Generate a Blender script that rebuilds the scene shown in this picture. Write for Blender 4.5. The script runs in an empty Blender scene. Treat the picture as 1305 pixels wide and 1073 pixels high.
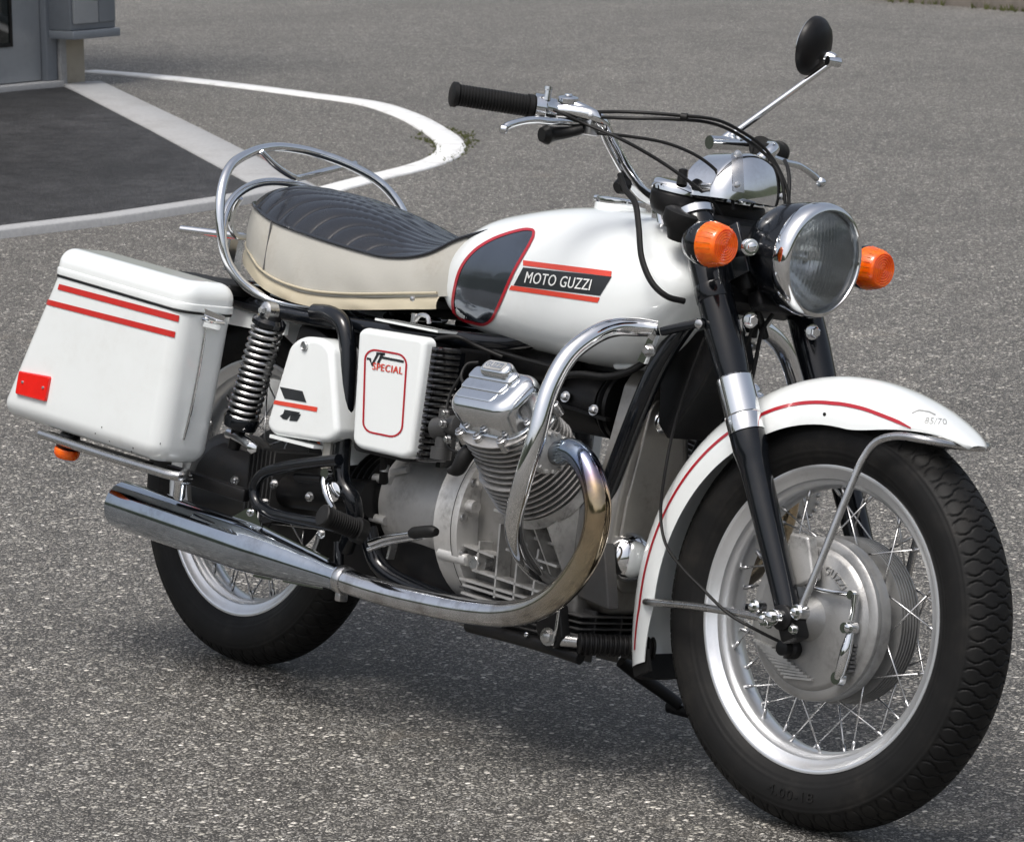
import bpy, bmesh, math, random
import numpy as np
from mathutils import Vector, Matrix
from mathutils.bvhtree import BVHTree
random.seed(7); rng = np.random.default_rng(7)
pi = math.pi
scene = bpy.context.scene
COL = scene.collection

# ------------------------------------------------------------------ camera
CAM_C = np.array([5.153638, -3.819587, 1.611011])
YAW, PITCH, ROLL, FPX = 48.9549, 10.2691, -0.8029, 4453.2424
PW, PH = 1305.0, 1073.0
_y, _t, _r = map(math.radians, (YAW, PITCH, ROLL))
FWD = np.array([-math.sin(_y)*math.cos(_t), math.cos(_y)*math.cos(_t), -math.sin(_t)])
_right = np.array([math.cos(_y), math.sin(_y), 0.0]); _up = np.cross(_right, FWD)
RGT = _right*math.cos(_r) + _up*math.sin(_r); UPV = np.cross(RGT, FWD)
cd = bpy.data.cameras.new('camera'); cam = bpy.data.objects.new('camera', cd); COL.objects.link(cam)
M = Matrix.Identity(4)
for i in range(3):
    M[i][0] = RGT[i]; M[i][1] = UPV[i]; M[i][2] = -FWD[i]; M[i][3] = CAM_C[i]
cam.matrix_world = M
cd.sensor_fit = 'HORIZONTAL'; cd.sensor_width = 36.0; cd.lens = 36.0*FPX/PW
cd.clip_start = 0.05; cd.clip_end = 2000
cd.dof.use_dof = True; cd.dof.focus_distance = 5.9; cd.dof.aperture_fstop = 32.0
scene.camera = cam

# ------------------------------------------------------------------ light
SUN_EL, SUN_AZ = math.radians(66), math.radians(-75)     # azimuth: direction towards the sun, from +X counter-clockwise
world = bpy.data.worlds.new('World'); scene.world = world; world.use_nodes = True
wn = world.node_tree; wn.nodes.clear()
sky = wn.nodes.new('ShaderNodeTexSky'); sky.sky_type = 'NISHITA'; sky.sun_disc = False
sky.sun_elevation = SUN_EL; sky.sun_rotation = pi/2 - SUN_AZ
sky.air_density = 1.0; sky.dust_density = 6.0; sky.ozone_density = 1.0
hs = wn.nodes.new('ShaderNodeHueSaturation'); hs.inputs['Saturation'].default_value = 0.58
bg = wn.nodes.new('ShaderNodeBackground'); bg.inputs['Strength'].default_value = 0.125
wo = wn.nodes.new('ShaderNodeOutputWorld')
wn.links.new(sky.outputs[0], hs.inputs['Color']); wn.links.new(hs.outputs[0], bg.inputs[0]); wn.links.new(bg.outputs[0], wo.inputs[0])
sl = bpy.data.lights.new('sun', 'SUN'); sl.energy = 1.5; sl.angle = math.radians(20); sl.color = (1, 0.98, 0.95)
sun = bpy.data.objects.new('sun', sl); COL.objects.link(sun)
sun.rotation_euler = Vector((-math.cos(SUN_EL)*math.cos(SUN_AZ), -math.cos(SUN_EL)*math.sin(SUN_AZ), -math.sin(SUN_EL))).to_track_quat('-Z', 'Y').to_euler()
sun.location = (0, 0, 6)
vs = scene.view_settings
vs.view_transform = 'Standard'; vs.look = 'None'; vs.exposure = 0.46; vs.gamma = 1.0; vs.use_curve_mapping = False

# ------------------------------------------------------------------ frames: bike leans on its stand, front end is steered a little
LEAN, STEER_A, RAKE = math.radians(10.3093), math.radians(2.5716), math.radians(27.8489)
WB, TRAIL, R_T, W_T, RIM_R = 1.47, 0.09, 0.3295, 0.0547, 0.2401
BIKE = Matrix.Translation((0, 0, W_T)) @ Matrix.Rotation(-LEAN, 4, 'X') @ Matrix.Translation((0, 0, -W_T))
AXS = Vector((-math.sin(RAKE), 0, math.cos(RAKE)))
STEER = Matrix.Translation((WB+TRAIL, 0, 0)) @ Matrix.Rotation(STEER_A, 4, AXS) @ Matrix.Translation((-WB-TRAIL, 0, 0))
I4 = Matrix.Identity(4)
_inv = {'B': BIKE.inverted(), 'S': (BIKE @ STEER).inverted(), 'W': I4}
def ray(px, py, fr='B'):
    """line of sight through a point of the photograph, in the frame asked for"""
    d = FWD + (px-PW/2)/FPX*RGT - (py-PH/2)/FPX*UPV
    m = _inv[fr]; c = m @ Vector(CAM_C); d = m.to_3x3() @ Vector(d)
    return c, d
def P(px, py, y, fr='B'):
    c, d = ray(px, py, fr); return c + d*((y-c.y)/d.y)
def PX(px, py, x, fr='B'):
    c, d = ray(px, py, fr); return c + d*((x-c.x)/d.x)
def G(px, py, z=0.0):
    c, d = ray(px, py, 'W'); return c + d*((z-c.z)/d.z)
FA = Vector((WB, 0, R_T))                       # front axle (steered frame)
def fork(s, y=-0.107, fwd=0.0):                 # a point s metres up the fork leg from the axle
    return FA + AXS*s + Vector((fwd*math.cos(RAKE), y, fwd*math.sin(RAKE)))

# ------------------------------------------------------------------ mesh helpers
def lerp3(a, b, t): return a+(b-a)*t
class MB:
    def __init__(s): s.v = []; s.f = []; s.uvx = None
    def add(s, vs_, fs):
        o = len(s.v); s.v += [tuple(a) for a in vs_]; s.f += [tuple(i+o for i in f) for f in fs]; return s
    def grid(s, rings, closed=True, cap0=True, cap1=True):
        n = len(rings[0]); vs_ = [p for r in rings for p in r]; fs = []
        for i in range(len(rings)-1):
            for j in range(n if closed else n-1):
                a = i*n+j; b = i*n+(j+1) % n; fs.append((a, b, b+n, a+n))
        if closed and cap0: fs.append(tuple(range(n))[::-1])
        if closed and cap1: fs.append(tuple(range((len(rings)-1)*n, len(rings)*n)))
        return s.add(vs_, fs)
    def tube(s, pts, r, n=12, smooth=6, closed=False, caps=True):
        pts = [Vector(p) for p in pts]; rs = list(r) if hasattr(r, '__len__') else [r]*len(pts)
        if smooth > 1 and len(pts) > 2: pts, rs = spline(pts, rs, smooth, closed)
        N = len(pts); rings = []; prev = None
        for i in range(N):
            if closed: t = pts[(i+1) % N]-pts[i-1]
            else: t = pts[min(i+1, N-1)]-pts[max(i-1, 0)]
            t = t.normalized() if t.length > 1e-9 else Vector((0, 0, 1))
            if prev is None:
                a = Vector((0, 0, 1)) if abs(t.z) < .9 else Vector((1, 0, 0)); u = (a-t*a.dot(t)).normalized()
            else: u = (prev-t*prev.dot(t)).normalized()
            prev = u; w = t.cross(u)
            rings.append([pts[i]+(u*math.cos(k*2*pi/n)+w*math.sin(k*2*pi/n))*rs[i] for k in range(n)])
        if closed: rings.append(rings[0]); return s.grid(rings, True, False, False)
        return s.grid(rings, True, caps, caps)
    def lathe(s, prof, o=(0, 0, 0), ax=(1, 0, 0), n=48, closed=False, sx=1.0):
        """prof: (distance along axis, radius)"""
        o = Vector(o); ax = Vector(ax).normalized()
        a = Vector((0, 0, 1)) if abs(ax.z) < .9 else Vector((1, 0, 0)); u = (a-ax*a.dot(ax)).normalized(); w = ax.cross(u)
        rings = [[o+ax*h+(u*math.cos(k*2*pi/n)+w*math.sin(k*2*pi/n)*sx)*max(r, 1e-5) for k in range(n)] for h, r in prof]
        if closed: rings.append(rings[0]); return s.grid(rings, True, False, False)
        return s.grid(rings, True, True, True)
    def plate(s, outline, fn, w0, w1, bev=0.004, seg=3, bev0=0.0):
        """solid of a 2-D outline between depths w0 and w1 with a rounded edge at w1; fn maps (u,v,w) to a point"""
        pts = [Vector((a, b)) for a, b in outline]
        if sum(pts[i-1].x*pts[i].y-pts[i].x*pts[i-1].y for i in range(len(pts))) < 0: pts.reverse()
        n = len(pts); nor = []
        for i in range(n):
            e1 = (pts[i]-pts[i-1]); e2 = (pts[(i+1) % n]-pts[i])
            n1 = Vector((-e1.y, e1.x)).normalized(); n2 = Vector((-e2.y, e2.x)).normalized()
            m = n1+n2; m = m/max(m.dot(n1), .35) if m.length > 1e-6 else n1; nor.append(m)
        sg = 1 if w1 > w0 else -1; rings = []
        def ring(ins, w): return [fn(p.x+q.x*ins, p.y+q.y*ins, w) for p, q in zip(pts, nor)]
        if bev0 > 0:
            for k in range(seg+1):
                a = pi/2*k/seg; rings.append(ring(bev0*(1-math.sin(a)), w0+sg*bev0*(1-math.cos(a))))
        else: rings.append(ring(0, w0))
        for k in range(seg+1):
            a = pi/2*k/seg; rings.append(ring(bev*(1-math.cos(a)), w1-sg*bev*(1-math.sin(a))))
        if bev >= .0015: rings.append(ring(bev+.0012, w1))
        return s.grid(rings)
    def box(s, c, size, rot=None, b=0.0):
        c = Vector(c); x, y, z = [a/2 for a in size]; R = rot.to_3x3() if rot is not None else Matrix.Identity(3)
        if b <= 0:
            vs_ = [c+R @ Vector((i*x, j*y, k*z)) for i in (-1, 1) for j in (-1, 1) for k in (-1, 1)]
            return s.add(vs_, [(0, 1, 3, 2), (4, 6, 7, 5), (0, 4, 5, 1), (2, 3, 7, 6), (0, 2, 6, 4), (1, 5, 7, 3)])
        ol = fillet([(-x, -y), (x, -y), (x, y), (-x, y)], b, 3)
        return s.plate(ol, lambda u, v, w: c+R @ Vector((u, v, w)), -z, z, b, 2, b)
    def bar(s, p, q, w, h, up=(0, 0, 1), b=0.0):
        p = Vector(p); q = Vector(q); t = q-p; L = t.length; t.normalize(); u = Vector(up); sd = t.cross(u).normalized(); u = sd.cross(t)
        R = Matrix((t, sd, u)).transposed(); return s.box((p+q)/2, (L, w, h), R, b)
    def bolt(s, p, ax, r=0.006, h=0.006):
        ax = Vector(ax).normalized()
        s.lathe([(-.001, r*1.45), (h*.25, r*1.45), (h*.26, r*1.15)], p, ax, 14)
        return s.lathe([(h*.2, r), (h, r), (h*1.1, r*.8)], p, ax, 6)
    def build(s, name, mat, parent=None, mw=None, angle=38, smooth=True):
        me = bpy.data.meshes.new(name); me.from_pydata(s.v, [], s.f); me.update()
        bm = bmesh.new(); bm.from_mesh(me); bmesh.ops.recalc_face_normals(bm, faces=bm.faces[:]); bm.to_mesh(me); bm.free()
        return link(name, me, mat, parent, mw, angle, smooth)
def link(name, me, mat, parent=None, mw=None, angle=38, smooth=True):
    if smooth: me.shade_smooth(); me.set_sharp_from_angle(angle=math.radians(angle))
    if mat is not None: me.materials.clear(); me.materials.append(mat)
    ob = bpy.data.objects.new(name, me); COL.objects.link(ob)
    if parent is not None: ob.parent = parent
    if mw is not None: ob.matrix_local = mw
    return ob
def spline(pts, rs, k, closed=False):
    N = len(pts); out = []; ro = []; segs = N if closed else N-1
    for i in range(segs):
        p1 = pts[i]; p2 = pts[(i+1) % N]
        p0 = pts[i-1] if (i > 0 or closed) else p1*2-p2
        p3 = pts[(i+2) % N] if (i+2 < N or closed) else p2*2-p1
        # centripetal-ish Catmull-Rom
        d1 = max((p1-p0).length, 1e-6)**.5; d2 = max((p2-p1).length, 1e-6)**.5; d3 = max((p3-p2).length, 1e-6)**.5
        m1 = ((p1-p0)/d1-(p2-p0)/(d1+d2)+(p2-p1)/d2)*d2; m2 = ((p2-p1)/d2-(p3-p1)/(d2+d3)+(p3-p2)/d3)*d2
        r1 = rs[i]; r2 = rs[(i+1) % N]
        for j in range(k):
            t = j/k; a = 2*t**3-3*t**2+1; b = t**3-2*t**2+t; c = -2*t**3+3*t**2; d = t**3-t**2
            out.append(p1*a+m1*b+p2*c+m2*d); ro.append(r1+(r2-r1)*t)
    if not closed: out.append(pts[-1]); ro.append(rs[-1])
    return out, ro
def fillet(poly, r, n=4):
    out = []; N = len(poly); rr = r if hasattr(r, '__len__') else [r]*N
    for i in range(N):
        p = Vector(poly[i]); a = Vector(poly[i-1])-p; b = Vector(poly[(i+1) % N])-p
        la, lb = a.length, b.length; a.normalize(); b.normalize()
        ang = math.acos(max(-1, min(1, a.dot(b)))); t = min(rr[i]/max(math.tan(ang/2), 1e-4), la*.48, lb*.48)
        if t < 1e-6 or ang > 3.1: out.append((p.x, p.y)); continue
        r_ = t*math.tan(ang/2); c = p+(a+b).normalized()*(r_/math.sin(ang/2))
        s0 = p+a*t-c; s1 = p+b*t-c; th = math.acos(max(-1, min(1, s0.dot(s1)/(s0.length*s1.length))))
        for k in range(n+1):
            f = k/n; q = (s0*math.sin((1-f)*th)+s1*math.sin(f*th))/math.sin(th); out.append((c.x+q.x, c.y+q.y))
    return out
def yplate(px, y1, y0, bev, r=0.0, fr='B', nf=4, seg=3, mb=None):
    """panel whose outline is read in the photograph at lateral distance y1, solid back to y0"""
    ol = [(q.x, q.z) for q in (P(a, b, y1, fr) for a, b in px)]
    if r: ol = fillet(ol, r, nf)
    return (mb or MB()).plate(ol, lambda u, v, w: (u, w, v), y0, y1, bev, seg)
def mirrored(ob, kids=True, skip=()):
    """the same part (and its own pieces) on the other side of the bike"""
    c = ob.copy(); COL.objects.link(c); c.parent = ob.parent; c.matrix_local = ob.matrix_local @ Matrix.Diagonal((1, -1, 1, 1))
    for ch in list(ob.children) if kids else []:
        if ch.name.split('.')[0] in skip: continue
        d = ch.copy(); COL.objects.link(d); d.parent = c; d.matrix_local = ch.matrix_local.copy()
    return c
def bvh_of(ob): return BVHTree.FromPolygons([v.co.copy() for v in ob.data.vertices], [tuple(p.vertices) for p in ob.data.polygons])
def hit(bvh, px, py, off, fr='B', alt=None):
    c, d = ray(px, py, fr); d = d.normalized(); loc, nor, idx, dist = bvh.ray_cast(c, d)
    if loc is None:                                        # just past the silhouette: take the nearest point of the surface
        best = None
        for i in range(120):
            l2, n2, _, d2 = bvh.find_nearest(c+d*(4.2+i*.03))
            if l2 is not None and (best is None or d2 < best[0]): best = (d2, l2, n2)
        loc, nor = best[1], best[2]
    if nor.dot(d) > 0: nor = -nor
    return loc+nor*off
def dense(ol, step=4.0, closed=True):
    out = []; n = len(ol)
    for i in range(n if closed else n-1):
        p, q = ol[i], ol[(i+1) % n]; k_ = max(1, int(math.hypot(q[0]-p[0], q[1]-p[1])/step)); out += [lerp2(p, q, j/k_) for j in range(k_)]
    return out if closed else out+[ol[-1]]
def drape(mb, bvh, px_grid, off, fr='B'):
    rows = [[hit(bvh, a, b, off, fr) for a, b in row] for row in px_grid]; return mb.grid(rows, False)
def lerp2(a, b, t): return (a[0]+(b[0]-a[0])*t, a[1]+(b[1]-a[1])*t)
def quad_px(q, n, m): return [[lerp2(lerp2(q[0], q[1], j/n), lerp2(q[3], q[2], j/n), i/m) for j in range(n+1)] for i in range(m+1)]
def poly_px(ol, k=7):
    cx = sum(a for a, b in ol)/len(ol); cy = sum(b for a, b in ol)/len(ol); o = ol+[ol[0]]
    return [[lerp2((cx, cy), p, max(i/k, .001)) for p in o] for i in range(k+1)]
def strip_px(path, w, closed=True):
    n = len(path); a = []; b = []
    for i in range(n):
        p = Vector(path[(i+1) % n if closed else min(i+1, n-1)])-Vector(path[i-1 if closed else max(i-1, 0)]); q = Vector((-p.y, p.x)).normalized()*w/2
        a.append((path[i][0]+q.x, path[i][1]+q.y)); b.append((path[i][0]-q.x, path[i][1]-q.y))
    if closed: a.append(a[0]); b.append(b[0])
    return [a, b]
def text_mesh(body, extr=0.0, offset=0.0, spacing=1.0, res=3):
    cu = bpy.data.curves.new('t', 'FONT'); cu.body = body; cu.resolution_u = res; cu.offset = offset; cu.extrude = extr; cu.space_character = spacing
    ob = bpy.data.objects.new('t', cu); COL.objects.link(ob); bpy.context.view_layer.update()
    me = bpy.data.meshes.new_from_object(ob); bpy.data.objects.remove(ob)
    V = [v.co.copy() for v in me.vertices]; Fc = [tuple(p.vertices) for p in me.polygons]
    xs = [v.x for v in V]; ys = [v.y for v in V]
    x0, x1, y0, y1 = min(xs), max(xs), min(ys), max(ys)
    return [((v.x-x0)/(x1-x0), (v.y-y0)/(y1-y0), v.z) for v in V], Fc
def text_px(mb, body, quad, fn, **kw):
    """lettering laid into a quad of the photograph: bottom-left, bottom-right, top-right, top-left"""
    V, Fc = text_mesh(body, **kw); return mb.add([fn(*lerp2(lerp2(quad[0], quad[1], u), lerp2(quad[3], quad[2], u), v)) for u, v, w in V], Fc)

# ------------------------------------------------------------------ materials
def mat(name, base=(.5, .5, .5), rough=.5, metal=0.0, coat=0.0, spec=.5, coat_rough=.04):
    m = bpy.data.materials.new(name); m.use_nodes = True; b = m.node_tree.nodes['Principled BSDF']
    b.inputs['Base Color'].default_value = (*base, 1); b.inputs['Roughness'].default_value = rough; b.inputs['Metallic'].default_value = metal
    b.inputs['Coat Weight'].default_value = coat; b.inputs['Coat Roughness'].default_value = coat_rough; b.inputs['Specular IOR Level'].default_value = spec
    return m
class N:
    """short-hand for a node tree"""
    def __init__(s, m): s.t = m.node_tree; s.b = s.t.nodes['Principled BSDF']; s.tc = s.t.nodes.new('ShaderNodeTexCoord')
    def n(s, typ, ins={}, **kw):
        x = s.t.nodes.new('ShaderNode'+typ)
        for k, v in kw.items(): setattr(x, k, v)
        for k, v in ins.items():
            if hasattr(v, 'node'): s.t.links.new(v, x.inputs[k])
            else: x.inputs[k].default_value = v
        return x
    def noise(s, sc, det=4, ro=.6, vec=None): return s.n('TexNoise', {'Vector': vec or s.tc.outputs['Object'], 'Scale': sc, 'Detail': det, 'Roughness': ro}).outputs['Fac']
    def ramp(s, f, stops):
        r = s.n('ValToRGB', {'Fac': f}); e = r.color_ramp.elements
        while len(e) < len(stops): e.new(.5)
        for a, (p_, c) in zip(e, stops): a.position = p_; a.color = (*c, 1) if hasattr(c, '__len__') else (c, c, c, 1)
        return r.outputs['Color']
    def mix(s, f, a, b, mode='MIX'):
        x = s.n('Mix', data_type='RGBA', blend_type=mode)
        for k, v in ((0, f), (6, a), (7, b)):
            if hasattr(v, 'node'): s.t.links.new(v, x.inputs[k])
            else: x.inputs[k].default_value = (*v, 1) if hasattr(v, '__len__') else v
        return x.outputs[2]
    def math(s, op, a, b=0.0, c=0.0):
        x = s.n('Math', operation=op)
        for k, v in enumerate((a, b, c)):
            if hasattr(v, 'node'): s.t.links.new(v, x.inputs[k])
            else: x.inputs[k].default_value = v
        return x.outputs[0]
    def set(s, k, v): s.t.links.new(v, s.b.inputs[k])
    def bump(s, h, st=.3, d=.001, nrm=None):
        x = s.n('Bump', {'Height': h, 'Strength': st, 'Distance': d})
        if nrm: s.t.links.new(nrm, x.inputs['Normal'])
        s.t.links.new(x.outputs[0], s.b.inputs['Normal']); return x.outputs[0]
MT = {}
def worn(name, base, rough, metal=0., coat=0., var=.15, sc=30, rvar=.1, bump=0., bsc=200, dirt=None, dsc=6, spec=.5):
    m = mat(name, base, rough, metal, coat, spec); k = N(m); f = k.noise(sc, 5)
    c = k.mix(f, tuple(a*(1-var) for a in base), tuple(min(1, a*(1+var)) for a in base))
    if dirt:
        g = k.noise(dsc, 6, .65); fine = k.noise(dsc*9, 4)
        g = k.math('MULTIPLY', k.ramp(g, [(.48, 0.), (.72, 1.)]), k.ramp(fine, [(.35, .2), (.7, 1.)]))
        c = k.mix(k.math('MULTIPLY', g, dirt[1]), c, dirt[0])
    k.set('Base Color', c)
    k.set('Roughness', k.math('MULTIPLY_ADD', k.noise(sc*.7, 5), rvar*2, rough-rvar))
    if bump: k.bump(k.noise(bsc, 3), bump, .0006)
    MT[name] = m; return m
worn('white_paint', (.75, .78, .775), .3, 0, 1.0, .035, 5, .05, dirt=((.42, .39, .33), .16), dsc=7)
worn('black_paint', (.004, .005, .007), .16, 0, .25, .3, 20, .05, dirt=((.07, .065, .06), .15), dsc=16, spec=.35)
worn('black_satin', (.006, .006, .0065), .42, 0, 0, .4, 40, .1, bump=.15, bsc=300, dirt=((.06, .052, .045), .25), dsc=14, spec=.28)
worn('chrome', (.78, .79, .8), .07, 1, 0, .04, 12, .035, dirt=((.32, .29, .25), .3), dsc=12)
worn('brushed_steel', (.55, .55, .55), .28, 1, 0, .15, 60, .1, dirt=((.2, .16, .12), .4), dsc=20)
worn('polished_aluminium', (.72, .74, .76), .13, 1, 0, .08, 25, .06, bump=.05, bsc=90, dirt=((.25, .235, .21), .4), dsc=14)
worn('silencer_chrome', (.46, .505, .56), .07, 1, 0, .10, 30, .05, bump=.04, bsc=60, dirt=((.20, .20, .21), .65), dsc=11)
worn('black_gloss', (.012, .012, .013), .16, 0, 1.0, .3, 40, .05, spec=.8)
worn('cast_aluminium', (.47, .465, .45), .42, .6, 0, .25, 22, .12, bump=.6, bsc=380, dirt=((.045, .04, .034), .85), dsc=15)
worn('lightened_casting', (.60, .595, .58), .40, .5, 0, .2, 22, .12, bump=.6, bsc=380, dirt=((.06, .052, .044), .85), dsc=11)  # cast aluminium lightened in colour to make up for shade on the gearbox
worn('hub_casting', (.34, .34, .335), .40, .65, 0, .2, 22, .1, bump=.5, bsc=380, dirt=((.06, .055, .05), .6), dsc=13)
worn('brown_casting', (.33, .315, .29), .36, .8, 0, .22, 14, .10, bump=.4, bsc=380, dirt=((.07, .055, .04), .7), dsc=12)
worn('grimy_casting', (.25, .245, .235), .48, .6, 0, .3, 22, .12, bump=.6, bsc=380, dirt=((.025, .022, .018), .9), dsc=13)
worn('fin_aluminium', (.40, .39, .375), .4, .7, 0, .2, 18, .1, bump=.4, bsc=420, dirt=((.02, .018, .016), .8), dsc=18)
worn('dark_casting', (.07, .07, .07), .5, .5, 0, .3, 25, .1, bump=.4, bsc=350, dirt=((.15, .12, .09), .4), dsc=12)
worn('rim_aluminium', (.76, .775, .79), .3, .8, 0, .04, 20, .06, dirt=((.40, .38, .35), .28), dsc=26)
worn('tyre_rubber', (.0075, .0075, .0075), .58, 0, 0, .35, 30, .1, bump=.25, bsc=250, dirt=((.07, .062, .052), .30), dsc=8, spec=.2)
worn('rubber', (.006, .006, .006), .55, 0, 0, .3, 60, .12, bump=.3, bsc=300, dirt=((.04, .037, .034), .25), dsc=25, spec=.28)
worn('seat_vinyl', (.006, .007, .010), .25, 0, .35, .25, 30, .07, bump=.3, bsc=260, dirt=((.035, .035, .036), .25), dsc=10, spec=.55)
worn('cream_vinyl', (.42, .41, .37), .48, 0, 0, .10, 9, .06, bump=.4, bsc=240, dirt=((.24, .20, .15), .5), dsc=9)
worn('yellowed_trim', (.43, .385, .285), .5, 0, 0, .12, 12, .06, bump=.2, bsc=260, dirt=((.30, .22, .12), .4), dsc=9)
worn('red_decal', (.50, .018, .014), .35, 0, .3, .12, 40, .05, dirt=((.35, .12, .1), .25), dsc=30)
worn('orange_decal', (.62, .055, .03), .35, 0, .3, .12, 40, .05)
worn('dark_red_line', (.36, .008, .018), .35, 0, .3, .12, 40, .05)
worn('black_decal', (.014, .016, .018), .4, 0, .2, .2, 40, .05)
worn('white_decal', (.74, .75, .73), .4, 0, .2, .05, 40, .05)
worn('grey_decal', (.30, .30, .29), .5, 0, .1, .2, 60, .05)
worn('red_reflector', (.75, .012, .008), .16, 0, .9, .15, 60, .03)
worn('silver_knee', (.12, .14, .17), .14, .85, .6, .35, 9, .06, dirt=((.03, .03, .035), .8), dsc=16)
worn('dull_grey', (.13, .13, .13), .45, .4, 0, .2, 30, .1)
# amber lens: plastic that lets some light in
m = mat('amber_lens', (1.0, .14, .002), .2, 0, .25); b = m.node_tree.nodes['Principled BSDF']
b.inputs['Subsurface Weight'].default_value = .6; b.inputs['Subsurface Radius'].default_value = (.03, .012, .002); b.inputs['Subsurface Scale'].default_value = .5
k = N(m); k.set('Base Color', k.ramp(k.noise(45, 3), [(.35, (.80, .085, .002)), (.65, (1., .16, .004))])); MT['amber_lens'] = m
m = mat('lamp_glass'); nt = m.node_tree; nt.nodes.clear()          # thin pressed glass: mostly clear, mirror-like at a slant
gt = nt.nodes.new('ShaderNodeBsdfTransparent'); gt.inputs[0].default_value = (.93, .95, .95, 1); gg = nt.nodes.new('ShaderNodeBsdfGlossy'); gg.inputs['Roughness'].default_value = .04
fr = nt.nodes.new('ShaderNodeFresnel'); fr.inputs[0].default_value = 1.5; mx = nt.nodes.new('ShaderNodeMixShader'); oo = nt.nodes.new('ShaderNodeOutputMaterial')
nt.links.new(fr.outputs[0], mx.inputs[0]); nt.links.new(gt.outputs[0], mx.inputs[1]); nt.links.new(gg.outputs[0], mx.inputs[2]); nt.links.new(mx.outputs[0], oo.inputs[0]); MT['lamp_glass'] = m
m = mat('fluted_glass', (.80, .83, .83), .10, 0, 0, 1.0); nt = m.node_tree; pb_ = nt.nodes['Principled BSDF']      # pressed glass: bends what lies behind it, with a little scatter
gt = nt.nodes.new('ShaderNodeBsdfTransparent'); gr_ = nt.nodes.new('ShaderNodeBsdfRefraction'); gr_.inputs['IOR'].default_value = 1.5; gr_.inputs['Roughness'].default_value = .02
m1 = nt.nodes.new('ShaderNodeMixShader'); m1.inputs[0].default_value = .78; mx = nt.nodes.new('ShaderNodeMixShader'); mx.inputs[0].default_value = .27
nt.links.new(gt.outputs[0], m1.inputs[1]); nt.links.new(gr_.outputs[0], m1.inputs[2]); nt.links.new(m1.outputs[0], mx.inputs[1]); nt.links.new(pb_.outputs[0], mx.inputs[2]); nt.links.new(mx.outputs[0], nt.nodes['Material Output'].inputs[0]); MT['fluted_glass'] = m
m = mat('mirror_face', (.86, .86, .84), .03, 1); MT['mirror_face'] = m
m = mat('reflector', (.95, .96, .97), .12, .85); MT['reflector'] = m
# exhaust pipe: chrome that has blued and gone straw-coloured near the port; attribute heat runs 0 (port) to 1 (silencer)
m = mat('heated_chrome', (.7, .7, .7), .1, 1); k = N(m)
at = k.n('SeparateXYZ', {0: k.n('UVMap', uv_map='heat').outputs[0]}).outputs[0]; nz = k.noise(35, 4)
at = k.math('ADD', at, k.math('MULTIPLY_ADD', nz, .11, -.055))
c = k.ramp(at, [(0., (.22, .21, .21)), (.045, (.30, .36, .42)), (.085, (.19, .235, .34)), (.125, (.25, .20, .25)), (.165, (.46, .35, .22)), (.28, (.50, .43, .31)), (.42, (.46, .43, .385)), (.6, (.68, .69, .71))])
k.set('Base Color', k.mix(k.math('MULTIPLY', k.ramp(k.noise(22, 6), [(.46, 0.), (.70, 1.)]), .5), c, (.16, .125, .09)))
k.set('Roughness', k.math('MULTIPLY_ADD', k.noise(30, 5), .2, .02)); MT['heated_chrome'] = m
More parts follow.
